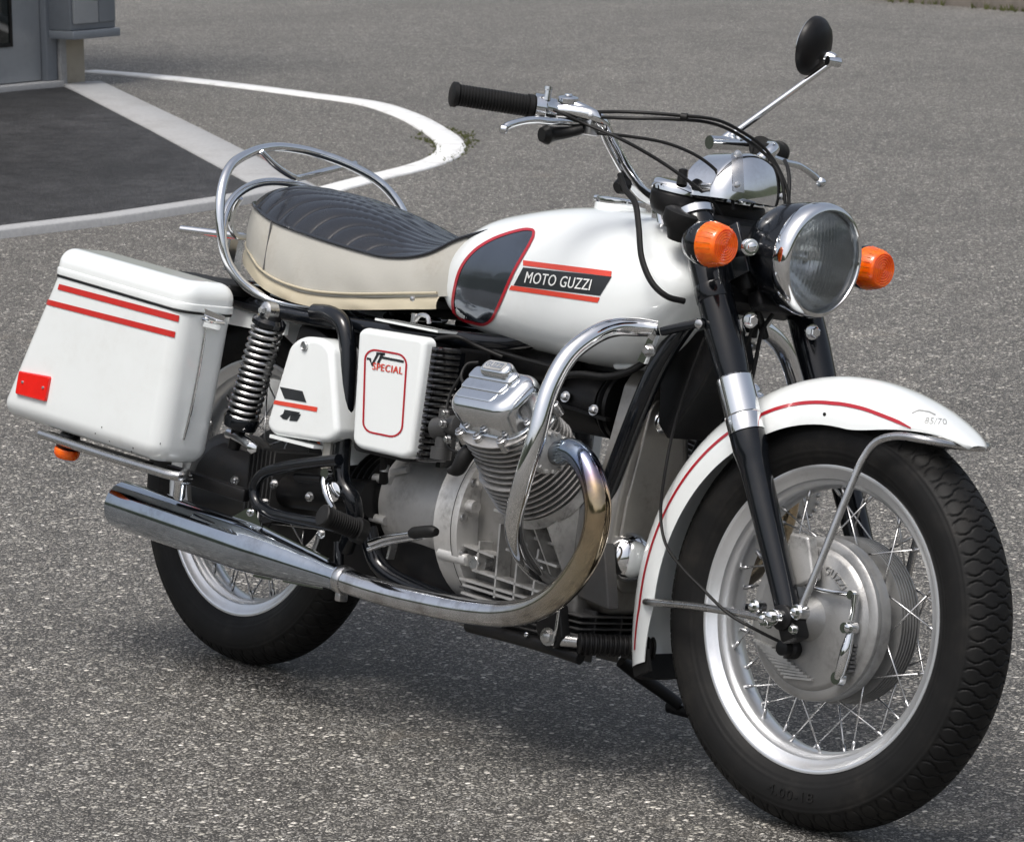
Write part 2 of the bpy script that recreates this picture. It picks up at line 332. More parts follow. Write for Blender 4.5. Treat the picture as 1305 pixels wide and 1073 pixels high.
# ------------------------------------------------------------------ setting
def struct(ob): ob['kind'] = 'structure'; return ob
def tag(ob, label, cat, group=None):
    ob['label'] = label; ob['category'] = cat
    if group: ob['group'] = group
    return ob
def empty(name, loc=(0, 0, 0), rz=0.0):
    o = bpy.data.objects.new(name, None); COL.objects.link(o); o.location = loc; o.rotation_euler = (0, 0, rz); o.empty_display_size = .2; return o
def asphalt(name, tone=1.0, stones=1.0, warm=(1.0, .965, .92), fine=1.0, blot=1.0):
    m = mat(name, (.1, .1, .1), .8, spec=.4); k = N(m); V = k.tc.outputs['Object']
    wob = k.n('TexNoise', {'Vector': V, 'Scale': 70, 'Detail': 2}); sh = k.n('VectorMath', {0: wob.outputs['Color'], 1: (.006, .006, .006)}, operation='MULTIPLY').outputs[0]
    VV = k.n('VectorMath', {0: V, 1: sh}, operation='ADD').outputs[0]
    def layer(sc, r0, r1, keep):
        v = k.n('TexVoronoi', {'Vector': VV, 'Scale': sc, 'Randomness': 1.0}); rnd = k.n('SeparateColor', {0: v.outputs['Color']}).outputs
        on = k.ramp(rnd[0], [(keep, 0.), (keep+.02, 1.)]); d = k.math('ADD', v.outputs['Distance'], k.math('MULTIPLY', rnd[2], .2))
        shape = k.ramp(d, [(r0, 1.), (r1, 0.)]); return k.math('MULTIPLY', on, shape), rnd[1], v.outputs['Distance']
    sA, cA, dA = layer(56*fine, .34, .50, .55); sB, cB, dB = layer(98*fine, .40, .60, .22); sC, cC, dC = layer(185*fine, .42, .66, .15)
    n1 = k.noise(420, 3); big = k.noise(.7, 4, .6); mid = k.noise(5.5, 5, .65); clump = k.noise(26, 4, .6)
    tw = lambda a: tuple(a*tone*w for w in warm); wt = lambda a: (a*tone*1.04, a*tone*.99, a*tone*.86); co = lambda a: (a*tone*1.0, a*tone*.98, a*tone*.93)
    base = k.ramp(n1, [(.3, tw(.010)), (.7, tw(.040))])
    colC = k.ramp(cC, [(0., tw(.04)), (.4, tw(.10)), (.75, tw(.19)), (1., tw(.36))])
    colB = k.ramp(cB, [(0., tw(.045)), (.3, tw(.10)), (.55, wt(.14)), (.78, tw(.20)), (.93, wt(.29)), (1., tw(.42))])
    colA = k.ramp(cA, [(0., tw(.06)), (.35, wt(.12)), (.6, co(.19)), (.85, wt(.30)), (1., tw(.52))])
    c = k.mix(sC, base, colC); c = k.mix(k.math('MULTIPLY', sB, stones), c, colB); c = k.mix(k.math('MULTIPLY', sA, stones), c, colA)
    c = k.mix(1.0, c, k.ramp(clump, [(.3, .72), (.7, 1.25)]), 'MULTIPLY')
    c = k.mix(1.0, c, k.ramp(big, [(.3, 1-.14*blot), (.7, 1+.16*blot)]), 'MULTIPLY'); c = k.mix(1.0, c, k.ramp(mid, [(.3, 1-.16*blot), (.7, 1+.16*blot)]), 'MULTIPLY')
    st = k.ramp(k.noise(.9, 5, .7), [(.60, 0.), (.70, 1.)]); c = k.mix(k.math('MULTIPLY', st, .30*blot), c, tw(.03)); st2 = k.ramp(k.noise(2.3, 6, .7), [(.62, 0.), (.74, 1.)]); c = k.mix(k.math('MULTIPLY', st2, .22), c, (.20*tone, .17*tone, .13*tone))
    k.set('Base Color', c); k.set('Roughness', k.math('MULTIPLY_ADD', n1, .3, .42))
    h = k.math('MULTIPLY_ADD', sA, 1.0, k.math('MULTIPLY_ADD', sB, .8, k.math('MULTIPLY_ADD', sC, .5, k.math('MULTIPLY', n1, .4))))
    k.bump(h, .9, .0032); MT[name] = m; return m
asphalt('asphalt_mat', 1.60, 1.0, (1.02, .972, .89), 1.4); asphalt('fresh_asphalt_mat', .40, .45, (.97, .97, 1.04), 1.3, 3.4)
worn('concrete_mat', (.32, .325, .33), .8, 0, 0, .25, 60, .1, bump=.5, bsc=160, dirt=((.16, .15, .13), .5), dsc=3)
worn('white_line_mat', (.68, .69, .69), .6, 0, 0, .12, 50, .1, bump=.5, bsc=120, dirt=((.24, .23, .21), .75), dsc=7)
worn('stone_mat', (.17, .15, .13), .85, 0, 0, .4, 14, .1, bump=.7, bsc=60, dirt=((.06, .05, .04), .6), dsc=3)
worn('plaster_mat', (.40, .36, .29), .85, 0, 0, .14, 8, .05, bump=.4, bsc=90, dirt=((.18, .16, .12), .6), dsc=4)
worn('grey_metal_mat', (.17, .19, .215), .45, .2, .1, .08, 6, .08, dirt=((.10, .11, .12), .5), dsc=3)
worn('door_metal_mat', (.30, .32, .34), .4, .2, .1, .06, 6, .08, dirt=((.16, .17, .18), .4), dsc=3)
worn('soil_mat', (.10, .08, .055), .95, 0, 0, .4, 30, .05, bump=.8, bsc=50)
worn('moss_mat', (.075, .085, .025), .9, 0, 0, .4, 60, .05)
m = mat('dark_glass', (.012, .016, .015), .06, 0, .5); MT['dark_glass'] = m

def sheet(name, pts, z, mt):
    return struct(MB().add([(p.x, p.y, z) for p in pts], [tuple(range(len(pts)))]).build(name, MT[mt], smooth=False))
struct(MB().add([(-400, -400, 0), (400, -400, 0), (400, 400, 0), (-400, 400, 0)], [(0, 1, 2, 3)]).build('ground', MT['asphalt_mat'], smooth=False))
mb = MB(); hr = []  # unseen ring of hills, added as a dark horizon for chrome reflections
for i in range(73):
    a_ = 2*pi*i/72; h_ = 17+7*math.sin(3*a_+1)+4*math.sin(7*a_); hr.append([Vector((r_*math.cos(a_), r_*math.sin(a_), z_)) for r_, z_ in ((95, -.5), (100, h_*.55), (112, h_*.9), (150, h_*1.15))])
worn('added_hill_mat', (.045, .055, .035), .95, 0, 0, .5, .15, .02)
struct(mb.grid(hr, False).build('added_hills', MT['added_hill_mat']))
Wp = lambda *a: [G(x, y) for x, y in a]
# darker driveway in front of the door, edged by two flush concrete strips
pA, pB, pC, pD, pE = G(82, 112), G(338, 232), G(292, 256), G(0, 297), G(0, 119)
away = (pD-pC).normalized()
far1 = pD+away*4.0; far2 = pE+Vector((0, -1, 0))*5.0
sheet('driveway', [pA, pB, pC, pD, far1, far2, pE], .004, 'fresh_asphalt_mat')
def strip(name, path, w, z0, z1, mt, bev=.006):
    """low edging that follows a path, with a rounded top"""
    n = len(path); L = []; 
    for i in range(n):
        t = (path[min(i+1, n-1)]-path[max(i-1, 0)]).normalized(); s_ = Vector((-t.y, t.x, 0)); ww = w[i] if hasattr(w, '__len__') else w
        a = path[i]-s_*ww/2; b = path[i]+s_*ww/2
        L.append([Vector((a.x, a.y, z0)), Vector((a.x, a.y, z1-bev))]+[a+s_*bev+Vector((0, 0, z1)), b-s_*bev+Vector((0, 0, z1))]+[Vector((b.x, b.y, z1-bev)), Vector((b.x, b.y, z0))])
    return MB().grid(L, True, True, True).build(name, MT[mt], angle=50)
struct(strip('concrete_edging', [G(103, 107), G(220, 165), G(337, 226), G(372, 244)], .24, -.05, .012, 'concrete_mat'))
struct(strip('concrete_kerb', [G(352, 249), G(290, 262), G(140, 285), G(0, 302), G(0, 302)+away*4], .11, -.05, .035, 'concrete_mat'))
wl = [(112, 92), (200, 99), (300, 110), (400, 123), (470, 133), (520, 149), (552, 166), (571, 180), (574, 193), (556, 206), (522, 217), (480, 227), (430, 240), (370, 258)]
lp, lr = spline([G(*q) for q in wl], [.15]*7+[.17]*7, 5)
struct(strip('white_line', lp, .135, -.02, .009, 'white_line_mat'))
# weeds along the outside of the bend
wd = MB()
for i in range(230):
    t = rng.uniform(0, 1); q = wl[6:10]; a = int(t*3); p = lerp2(wl[6+a], wl[7+a], t*3-a); g0 = G(*p); cen = G(480, 178)
    o = (g0-cen).normalized(); side = 1 if rng.uniform() < .72 else -1; g0 = g0+o*side*(.088+abs(rng.normal(0, .03)))
    for j in range(2):
        a = rng.uniform(0, 2*pi); h = rng.uniform(.005, .018); d = Vector((math.cos(a), math.sin(a), 0))
        wd.add([g0-d*.006, g0+d*.006, g0+d*rng.uniform(-.02, .03)+Vector((0, 0, h))], [(0, 1, 2)])
w_ = wd.build('weeds', MT['moss_mat'], smooth=False); w_['kind'] = 'stuff'
w_['label'] = 'small green weeds along the bend of the white line'; 
# kerb and planted strip at the far side
ka, kb = G(1150, 3), G(1305, 15); kd = (kb-ka).normalized(); kn = Vector((-kd.y, kd.x, 0))
if kn.y < 0: kn = -kn
K = empty('stone_kerb', ka)
tag(K, 'worn brown stone kerb along the far edge of the asphalt', 'kerb')
for i in range(-9, 16):
    x0 = i*1.0; s_ = kd*(x0+.5)+kn*(.08+rng.normal(0, .004)); Rk = Matrix((kd, kn, Vector((0, 0, 1)))).transposed()
    MB().box(s_+Vector((0, 0, .035)), (.992, .16, .25), Rk, .012).build('kerb_stone', MT['stone_mat'], K)
q0 = ka+kd*-9+kn*.165; q1 = ka+kd*16+kn*.165
struct(MB().add([(q0.x, q0.y, .13), (q1.x, q1.y, .13), (q1.x+kn.x*25, q1.y+kn.y*25, .13), (q0.x+kn.x*25, q0.y+kn.y*25, .13)], [(0, 1, 2, 3)]).build('verge', MT['soil_mat'], smooth=False))
gr = MB()
for i in range(700):
    u = rng.uniform(-6, 8); big_ = rng.uniform() < .75
    c_ = ka+kd*u+kn*(-abs(rng.normal(0, .05)) if big_ else rng.uniform(.17, 1.2)); z0 = 0 if big_ else .13
    if big_ and (math.sin(u*2.3)+math.sin(u*5.1+1) < .2): continue
    for j in range(3):
        a = rng.uniform(0, 2*pi); h = rng.uniform(.015, .06)*(1 if big_ else 2.2); d = Vector((math.cos(a), math.sin(a), 0))
        gr.add([c_-d*.008+Vector((0, 0, z0)), c_+d*.008+Vector((0, 0, z0)), c_+d*rng.uniform(-.03, .04)+Vector((0, 0, z0+h))], [(0, 1, 2)])
g_ = gr.build('grass', MT['moss_mat'], smooth=False); g_['kind'] = 'stuff'; g_['label'] = 'tufts of grass and moss along the far kerb'
# building corner at the left edge: plastered wall, grey metal door, metal cabinet on the wall
w0 = G(0, 118); w1 = G(109, 107); dirw = (w1-w0).normalized(); nrm = Vector((dirw.y, -dirw.x, 0))
if nrm.x < 0: nrm = -nrm
Rw = Matrix((dirw, nrm, Vector((0, 0, 1)))).transposed(); HB = 3.6
BLD = empty('building', w1); tag(BLD, 'grey and beige building corner at the left edge of the lot', 'building')
def wbox(name, a0, a1, n0, n1, z0, z1, mt, par, b=.004):
    """box in wall coordinates: a along the wall back from the corner, n out of the wall"""
    c_ = -dirw*(a0+a1)/2+nrm*(n0+n1)/2+Vector((0, 0, (z0+z1)/2))
    return MB().box(c_, (abs(a1-a0), abs(n1-n0), z1-z0), Rw, b).build(name, MT[mt], par)
aP = (w1-G(80, 111)).dot(dirw); aD = (w1-G(58, 112)).dot(dirw)
wbox('wall', 0, aP, -2.2, 0, -.1, HB, 'plaster_mat', BLD)
wbox('wall', aD+1.25, aD+6, -2.2, .0, -.1, HB, 'plaster_mat', BLD)
wbox('wall', aP+.002, aD+1.248, -2.2, -.13, -.1, HB, 'plaster_mat', BLD)
wbox('wall', aP+.002, aD+1.248, -.128, 0, 2.25, HB, 'plaster_mat', BLD)
rf = wbox('roof', -.15, aD+6.15, -2.4, .2, HB+.003, HB+.16, 'grey_metal_mat', BLD)
wbox('threshold', aP+.003, aD+1.245, -.12, .06, -.02, .035, 'concrete_mat', BLD)
fr_ = wbox('door_frame', aP+.004, aD-.002, -.125, .012, .036, 2.24, 'grey_metal_mat', BLD)
dr = wbox('door', aD+.002, aD+1.10, -.11, -.03, .04, 2.235, 'door_metal_mat', BLD)
gl = wbox('pane', aD+.235, aD+.90, -.045, -.026, .26, 2.1, 'dark_glass', dr, .001)
for (a0, a1, z0, z1) in ((aD+.215, aD+.235, .24, 2.12), (aD+.90, aD+.92, .24, 2.12), (aD+.235, aD+.90, .24, .26), (aD+.235, aD+.90, 2.1, 2.12)):
    wbox('bead', a0, a1, -.032, -.021, z0, z1, 'black_satin', dr, .001)
wbox('pilaster', aP-.05, aP-.001, .001, .03, 0, HB-.01, 'concrete_mat', BLD)
# cabinet
zb = .27; cz = [ (w1+nrm*0.0)]
cabin = empty('wall_cabinet', w1+Vector((0, 0, zb))); tag(cabin, 'grey metal cabinet hung on the building corner above the beige plinth', 'cabinet')
def wb2(name, a0, a1, n0, n1, z0, z1, mt, par, b=.004):
    c_ = -dirw*(a0+a1)/2+nrm*(n0+n1)/2+Vector((0, 0, (z0+z1)/2)); return MB().box(c_, (abs(a1-a0), abs(n1-n0), z1-z0), Rw, b).build(name, MT[mt], par)
wb2('body', -.075, .27, .003, .18, .048, 1.3, 'grey_metal_mat', cabin, .006)
wb2('base_ledge', -.088, .275, .003, .205, .0, .046, 'grey_metal_mat', cabin, .004)
dd = wb2('door', .07, .255, .1805, .198, .085, 1.27, 'door_metal_mat', cabin, .004)
wb2('door', -.065, .063, .1805, .194, .085, 1.27, 'grey_metal_mat', cabin, .004)
MB().lathe([(0, .012), (.012, .012), (.013, .008)], -dirw*.095+nrm*.197+Vector((0, 0, .22)), nrm, 14).build('lock', MT['dull_grey'], dd)

# ------------------------------------------------------------------ motorcycle
BK = empty('motorcycle'); BK.matrix_world = BIKE
tag(BK, 'white vintage touring motorcycle with red stripes, white panniers and chrome crash bars', 'motorcycle')
def part(mb, name, mt, fr='B', par=None, **kw):
    return mb.build(name, MT[mt], par or BK, (STEER if fr == 'S' else I4) if par is None else None, **kw)

# ---- wheels
def tyre_mesh():
    na, nb = 1500, 110; r, w = R_T, W_T
    # section: from bead on one side, over the crown, to the other bead
    ctrl = [(-.040, .2385), (-.0475, .250), (-.0535, .266), (-.0552, .281), (-.0525, .296), (-.0455, .3095), (-.034, .3200), (-.018, .3272), (0, .3295)]
    ctrl = ctrl+[(-a, b) for a, b in ctrl[-2::-1]]
    sp, _ = spline([Vector((a, b, 0)) for a, b in ctrl], [1]*len(ctrl), 24)
    sp = np.array([(q.x, q.y) for q in sp]); L = np.r_[0, np.cumsum(np.hypot(*np.diff(sp, axis=0).T))]
    t = np.linspace(0, L[-1], nb); Y = np.interp(t, L, sp[:, 0]); Z = np.interp(t, L, sp[:, 1]); s = t-L[-1]/2
    ty = np.gradient(Y); tz = np.gradient(Z); q = np.hypot(ty, tz); ny, nz = -tz/q, ty/q
    if nz[nb//2] < 0: ny, nz = -ny, -nz
    A = np.linspace(0, 2*pi, na, endpoint=False); S, T = np.meshgrid(s, A); U = T*r
    # tread of rounded six-sided blocks: grooves along the borders of an offset lattice
    n_rep = 60; pu = 2*pi*r/n_rep; ps = .0225
    hs_ = []
    for (du, ds) in ((0, 0), (pu/2, ps)):
        u = (U-du+pu/2) % pu-pu/2; v = (S-ds+ps) % (2*ps)-ps; hs_.append(np.stack([u/pu*2, v/ps]))
    def hexd(c): return np.maximum(np.abs(c[0])*1.02+.10*np.abs(np.cos(c[1]*pi)), np.abs(c[0])*.55+np.abs(c[1])*.80)
    d = np.sort(np.stack([hexd(c) for c in hs_]), 0); gap = d[1]-d[0]
    g = np.clip(1-gap/.13, 0, 1)**1.0; g = np.where(g > 0, np.minimum(1, g*2.0), 0)
    tread = np.clip((.060-np.abs(S))/.006, 0, 1)
    sipe = np.clip(1-np.abs(((U+.3*S) % (pu/2))-pu/4)/.0011, 0, 1)*np.clip((.020-np.abs(S))/.003, 0, 1)*.5
    disp = -.0034*g*tread-.0015*sipe*tread
    # rings moulded into the sidewall
    for rr_, ww, hh in ((.2615, .0012, .0008), (.2925, .0011, .0009), (.252, .001, .0006)):
        disp += hh*np.exp(-((Z[None, :]-rr_)/ww)**2)*(np.abs(S) > .05)
    edge = np.exp(-((np.abs(S)-.0625)/.0018)**2)*.0012; disp += edge
    yy = Y[None, :]+ny[None, :]*disp; zz = Z[None, :]+nz[None, :]*disp
    V = np.stack([zz*np.cos(T), yy, zz*np.sin(T)], -1).reshape(-1, 3)
    i = np.arange(na)[:, None]; j = np.arange(nb-1)[None, :]
    a = i*nb+j; b = ((i+1) % na)*nb+j; Fc = np.stack([a, a+1, b+1, b], -1).reshape(-1, 4)
    me = bpy.data.meshes.new('tyre'); me.vertices.add(len(V)); me.vertices.foreach_set('co', V.astype(np.float32).ravel())
    me.loops.add(Fc.size); me.loops.foreach_set('vertex_index', Fc.astype(np.int32).ravel())
    me.polygons.add(len(Fc)); me.polygons.foreach_set('loop_start', np.arange(0, Fc.size, 4, dtype=np.int32)); me.polygons.foreach_set('loop_total', np.full(len(Fc), 4, np.int32))
    me.update(calc_edges=True); me.validate(); me.shade_smooth(); return me
TY = tyre_mesh(); TY.materials.append(MT['tyre_rubber'])
rim_prof = [(.0385, .2420), (.0425, .2402), (.0430, .2360), (.0412, .2330), (.0380, .2305), (.0345, .2225), (.0325, .2190), (.0255, .2168), (.0225, .2125), (.0175, .2085), (.006, .2060), (0, .2056)]
rim_prof = [(-a, b) for a, b in rim_prof]+[(a, b) for a, b in rim_prof[-2::-1]]
rim_prof += [(.034, .2425), (.030, .2300), (.012, .2150), (-.012, .2150), (-.030, .2300), (-.034, .2425)]
RIM = MB().lathe(rim_prof, ax=(0, 1, 0), n=160, closed=True)
def spoke_me(r0, y0, r1, y1, dA):
    p = Vector((r0*math.cos(dA), y0, r0*math.sin(dA))); q = Vector((r1, y1, 0)); d_ = (q-p).normalized(); mb = MB()
    mb.tube([p-d_*.004, p+d_*.03, q], [.0021, .0016, .0016], 6, 1); mb.tube([q-d_*.016, q-d_*.010, q+d_*.004], [.0029, .0031, .0031], 6, 1)
    me = bpy.data.meshes.new('spoke'); me.from_pydata(mb.v, [], mb.f); me.shade_smooth(); me.materials.append(MT['brushed_steel']); return me
def wheel(fr, cen, near, far, nsp):
    """near/far: (flange radius, lateral position) of the spoke flanges"""
    hubm = MB(); root = None
    if fr == 'S':
        pr = [(-.040, .03), (-.040, .126), (-.033, .1285), (-.020, .1285), (-.018, .112), (.0, .112)]
        for i in range(7): y = .002+i*.0068; pr += [(y, .112), (y+.0006, .1315), (y+.0024, .1315), (y+.0034, .113)]
        pr += [(.052, .126), (.056, .124), (.058, .085), (.075, .05), (.083, .028), (.083, .0)]
        hubm.lathe(pr, cen, (0, 1, 0), 96)
    else:
        pr = [(-.055, .0), (-.055, .06), (-.045, .088), (-.040, .098), (-.034, .098), (-.030, .07), (.025, .07), (.030, .115), (.035, .118), (.06, .118), (.062, .05), (.075, .03), (.075, 0)]
        hubm.lathe(pr, cen, (0, 1, 0), 64)
    root = part(hubm, 'wheel', 'hub_casting' if fr == 'S' else 'dark_casting', fr)
    ty = bpy.data.objects.new('tyre', TY); COL.objects.link(ty); ty.parent = root; ty.location = cen; ty.rotation_euler = (0, .11, 0)
    rm = RIM.build('rim', MT['rim_aluminium'], root); rm.location = cen
    kinds = [spoke_me(near[0], near[1], .2085, -.010, .42), spoke_me(near[0], near[1], .2085, -.010, -.42), spoke_me(far[0], far[1], .2085, .010, .42), spoke_me(far[0], far[1], .2085, .010, -.42)]
    for i in range(nsp):
        o = bpy.data.objects.new('spoke', kinds[(i % 4 // 2)+2*(i % 2)]); COL.objects.link(o); o.parent = root; o.location = cen; o.rotation_euler = (0, -(i+.5)*2*pi/nsp, 0)
    return root
WF = wheel('S', FA, (.122, -.017), (.118, .054), 40)
WR = wheel('B', Vector((0, 0, R_T)), (.092, -.037), (.112, .032), 40)
# valve stem and sidewall lettering
def arc_text(body, r0, h, a_mid, span, y, lift, outward=False, offset=0.0):
    V, Fc = text_mesh(body, extr=.01, offset=offset, res=3, spacing=1.1); mb = MB(); out = []
    for u_, v_, w_ in V:
        a = a_mid+(u_-.5)*span*(-1 if outward else 1); r_ = r0+(v_-.5)*h*(1 if outward else -1)
        out.append(FA+Vector((math.cos(a)*r_, y-(lift if w_ > 0 else -.002), math.sin(a)*r_)))
    return mb.add(out, Fc)
arc_text('4.00-18', .2765, .015, -1.55, .34, -.0553, .0012).build('sidewall_lettering', MT['rubber'], WF)
arc_text('4 PR', .2765, .012, -1.02, .13, -.0553, .0010).build('sidewall_lettering', MT['rubber'], WF) if False else None
# front brake plate with cooling scoops, lettering and levers
bp = MB().lathe([(-.041, .0), (-.041, .127), (-.046, .1285), (-.050, .1275), (-.053, .1235), (-.0535, .112), (-.0575, .108), (-.060, .104), (-.062, .05), (-.066, .036), (-.080, .026), (-.092, .020), (-.092, 0)], FA, (0, 1, 0), 96)
BP = part(bp, 'brake_plate', 'hub_casting', 'S', WF)
def fp(px, py, y): return P(px, py, y, 'S')
mb = MB()
for i in range(11):                                   # slanted cooling slots at the lower rear
    a = lerp2((962, 815), (1000, 862), i/10); b = lerp2((985, 825), (1035, 866), i/10)
    mb.bar(fp(a[0], a[1], -.062), fp(b[0], b[1], -.064), .0035, .006, (0, -1, 0))
part(mb, 'cooling_fins', 'cast_aluminium', 'S', WF)
mb = MB()
for i in range(7): mb.bar(fp(1083-i*.8, 826+i*5.2, -.06), fp(1093-i*1.2, 822+i*5.4, -.06), .004, .016, (0, -1, 0))
part(mb, 'air_scoop', 'dull_grey', 'S', WF)
mb = MB(); mb.tube([fp(1017, 742, -.074), fp(1050, 752, -.074), fp(1084, 757, -.074)], .0042, 10, 3); mb.lathe([(-.005, .007), (.005, .007)], fp(1086, 758, -.074), (0, 1, 0), 14)
part(mb, 'brake_rod', 'chrome', 'S', WF)
mb = MB(); mb.tube([fp(1090, 757, -.074), fp(1088, 778, -.074), fp(1086, 790, -.074)], [.0065, .0055, .006], 12, 3)
mb.lathe([(-.012, .0085), (.008, .0105), (.012, .0105)], fp(1082, 800, -.078), (0, 1, 0), 16); mb.bolt(fp(1082, 800, -.088), (0, -1, 0), .006, .006)
mb.tube([fp(1084, 806, -.076), fp(1078, 830, -.078), fp(1071, 856, -.076), fp(1068, 864, -.074)], [.006, .0095, .0085, .006], 12, 4); mb.lathe([(-.008, .010), (.004, .012)], fp(1069, 864, -.070), (0, 1, 0), 16)
part(mb, 'brake_lever', 'chrome', 'S', WF)
mb = MB(); mb.lathe([(0, .017), (.012, .017), (.016, .012), (.03, .012), (.032, .006)], fp(1012, 826, -.062), (0, -1, 0), 18)
part(mb, 'cable_stop', 'black_satin', 'S', WF)
mb = arc_text('MOTO GUZZI', .083, .0125, math.radians(80), 1.28, -.0612, .0022, True, .012)
part(mb, 'hub_lettering', 'cast_aluminium', 'S', WF)
part(yplate([(1006, 678), (1030, 684), (1037, 738), (1014, 748), (1000, 730)], -.088, -.070, .004, .006, 'S'), 'brake_anchor', 'cast_aluminium', 'S')
# ---- rear bevel drive
mb = MB(); mb.lathe([(-.056, .0), (-.056, .098), (-.075, .105), (-.10, .098), (-.125, .075), (-.135, .05), (-.14, .0)], (0, 0, R_T), (0, 1, 0), 48)
mb.tube([(.02, -.10, R_T), (.10, -.10, R_T+.005), (.20, -.10, R_T+.015)], [.085, .062, .046], 24, 4)
for i in range(7): mb.box((.145+i*.012, -.10, R_T+.03), (.004, .11, .12), None)
part(mb, 'bevel_drive', 'dark_casting')

# ---- fork
for sd in (-1, 1):
    y = sd*.107
    mb = MB(); mb.lathe([(.395, .0205), (.397, .0255), (.42, .0275), (.47, .0295), (.66, .0295), (.672, .027), (.674, .02)], FA+Vector((0, y, 0)), AXS, 32)
    mb.lathe([(.528, .0300), (.530, .0308), (.552, .0308), (.554, .0300)], FA+Vector((0, y, 0)), AXS, 32)
    FU = part(mb, 'fork_shroud', 'black_paint', 'S')
    mb = MB(); mb.lathe([(.304, .027), (.305, .0288), (.330, .0288), (.333, .0275), (.334, .0293), (.395, .0293), (.398, .0268)], FA+Vector((0, y, 0)), AXS, 32)
    part(mb, 'fork_collar', 'chrome', 'S')
    mb = MB(); mb.lathe([(-.012, .0), (-.012, .016), (.0, .0200), (.02, .0205), (.10, .0215), (.17, .0232), (.245, .0245), (.262, .0262), (.275, .0285), (.303, .0285), (.306, .02)], FA+Vector((0, y, 0)), AXS, 32)
    part(mb, 'fork_leg', 'black_paint', 'S')
    mb = MB(); a = fork(0, y); mb.lathe([(-.024, .017), (-.022, .020), (.022, .020), (.024, .017)], a+Vector((0, 0, 0)), (0, 1, 0), 24)
    mb.box(a+AXS*-.018+Vector((0, 0, 0)), (.034, .036, .04), Matrix.Rotation(-RAKE, 4, 'Y'), .006)
    part(mb, 'axle_clamp', 'black_satin', 'S')
    mb = MB(); mb.lathe([(0, .012), (sd*.016, .012), (sd*.018, .009)], a+Vector((0, sd*.024, 0)), (0, 1, 0), 20); mb.bolt(a+Vector((0, sd*.042, 0)), (0, sd, 0), .008, .01)
    for e in (-1, 1): mb.bolt(a+Vector((e*.026, sd*.018, -.014)), (0, sd, 0), .0055, .008)
    part(mb, 'axle_nut', 'chrome', 'S')
    mb = MB(); mb.lathe([(.672, .0265), (.674, .0310), (.686, .0310), (.690, .024), (.692, .018)], FA+Vector((0, y, 0)), AXS, 28)
    part(mb, 'fork_cap', 'chrome', 'S')
# yokes
mb = MB(); c0 = fork(.535, 0)
R_ax = Matrix.Rotation(-RAKE, 4, 'Y')
mb.box(c0+Vector((-.015, 0, 0)), (.05, .20, .036), R_ax, .01); mb.box(c0+Vector((.035, 0, .004)), (.03, .11, .03), R_ax, .008)
part(mb, 'lower_yoke', 'black_satin', 'S')
mb = MB(); c0 = fork(.655, 0); mb.box(c0+Vector((-.02, 0, 0)), (.075, .20, .022), R_ax, .008); part(mb, 'upper_yoke', 'black_satin', 'S')
for q in ((955, 408), (1034, 423)): part(MB().bolt(P(q[0], q[1], -.065 if q[0] < 1000 else .07, 'S'), (1, -.3, 0), .009, .014), 'yoke_bolt', 'chrome', 'S')
# headlamp ears along the upper shrouds
for sd in (-1, 1):
    mb = MB(); a = fork(.60, sd*.107); mb.box(a+Vector((.035, sd*-.012, .012)), (.07, .006, .085), R_ax, .002); part(mb, 'headlamp_bracket', 'black_paint', 'S')

# ---- mudguards
def guard(cen, r_fn, a0, a1, hw_fn, side_fn, n=150, m=56, tk=.0016):
    """sheet-metal mudguard swept about an axle: hw_fn half width, side_fn depth of the side skirts, by angle"""
    rings = []
    for i in range(n+1):
        a = a0+(a1-a0)*i/n; R = r_fn(a); hw = hw_fn(a); sd = side_fn(a); out = []; inn = []
        for j in range(m+1):
            t = -1+2*j/m; ph = t*pi/2
            yv = hw*math.copysign(abs(math.sin(ph))**.80, t); dr_ = -sd*(1-abs(math.cos(ph))**.9)
            out.append((yv, R+dr_)); inn.append((yv*(1-tk/max(hw, .01)*1.2), R+dr_-tk*(abs(math.cos(ph))+.02)))
        pr = out+inn[::-1]
        rings.append([Vector((cen.x+rr_*math.cos(a), cen.y+yv, cen.z+rr_*math.sin(a))) for yv, rr_ in pr])
    return MB().grid(rings)
def ang(q): return math.atan2(q.z-FA.z, q.x-FA.x) % (2*pi)
tip = P(1250, 568, .0, 'S'); a_tip = ang(tip); rear = P(820, 852, -.02, 'S'); a_rear = ang(rear)
def rf_(a): t = (a-a_tip)/(a_rear-a_tip); return .381+.004*math.exp(-((t)/.06)**2)+.026*max(0, t-.45)/.55
def hwf(a): t = (a-a_tip)/(a_rear-a_tip); return .074*min(1, (.28+.72*min(1, t/.10)**.7)) if t < .10 else .074
def sdf(a): t = (a-a_tip)/(a_rear-a_tip); u_ = min(1, max(0, (t-.005)/.22)); return .080*(.12+.88*(u_*u_*(3-2*u_))**.8)*(1-.25*max(0, (t-.9)/.1))
FG = part(guard(FA, rf_, a_tip, a_rear, hwf, sdf), 'front_mudguard', 'white_paint', 'S', angle=60)
bv = bvh_of(FG)
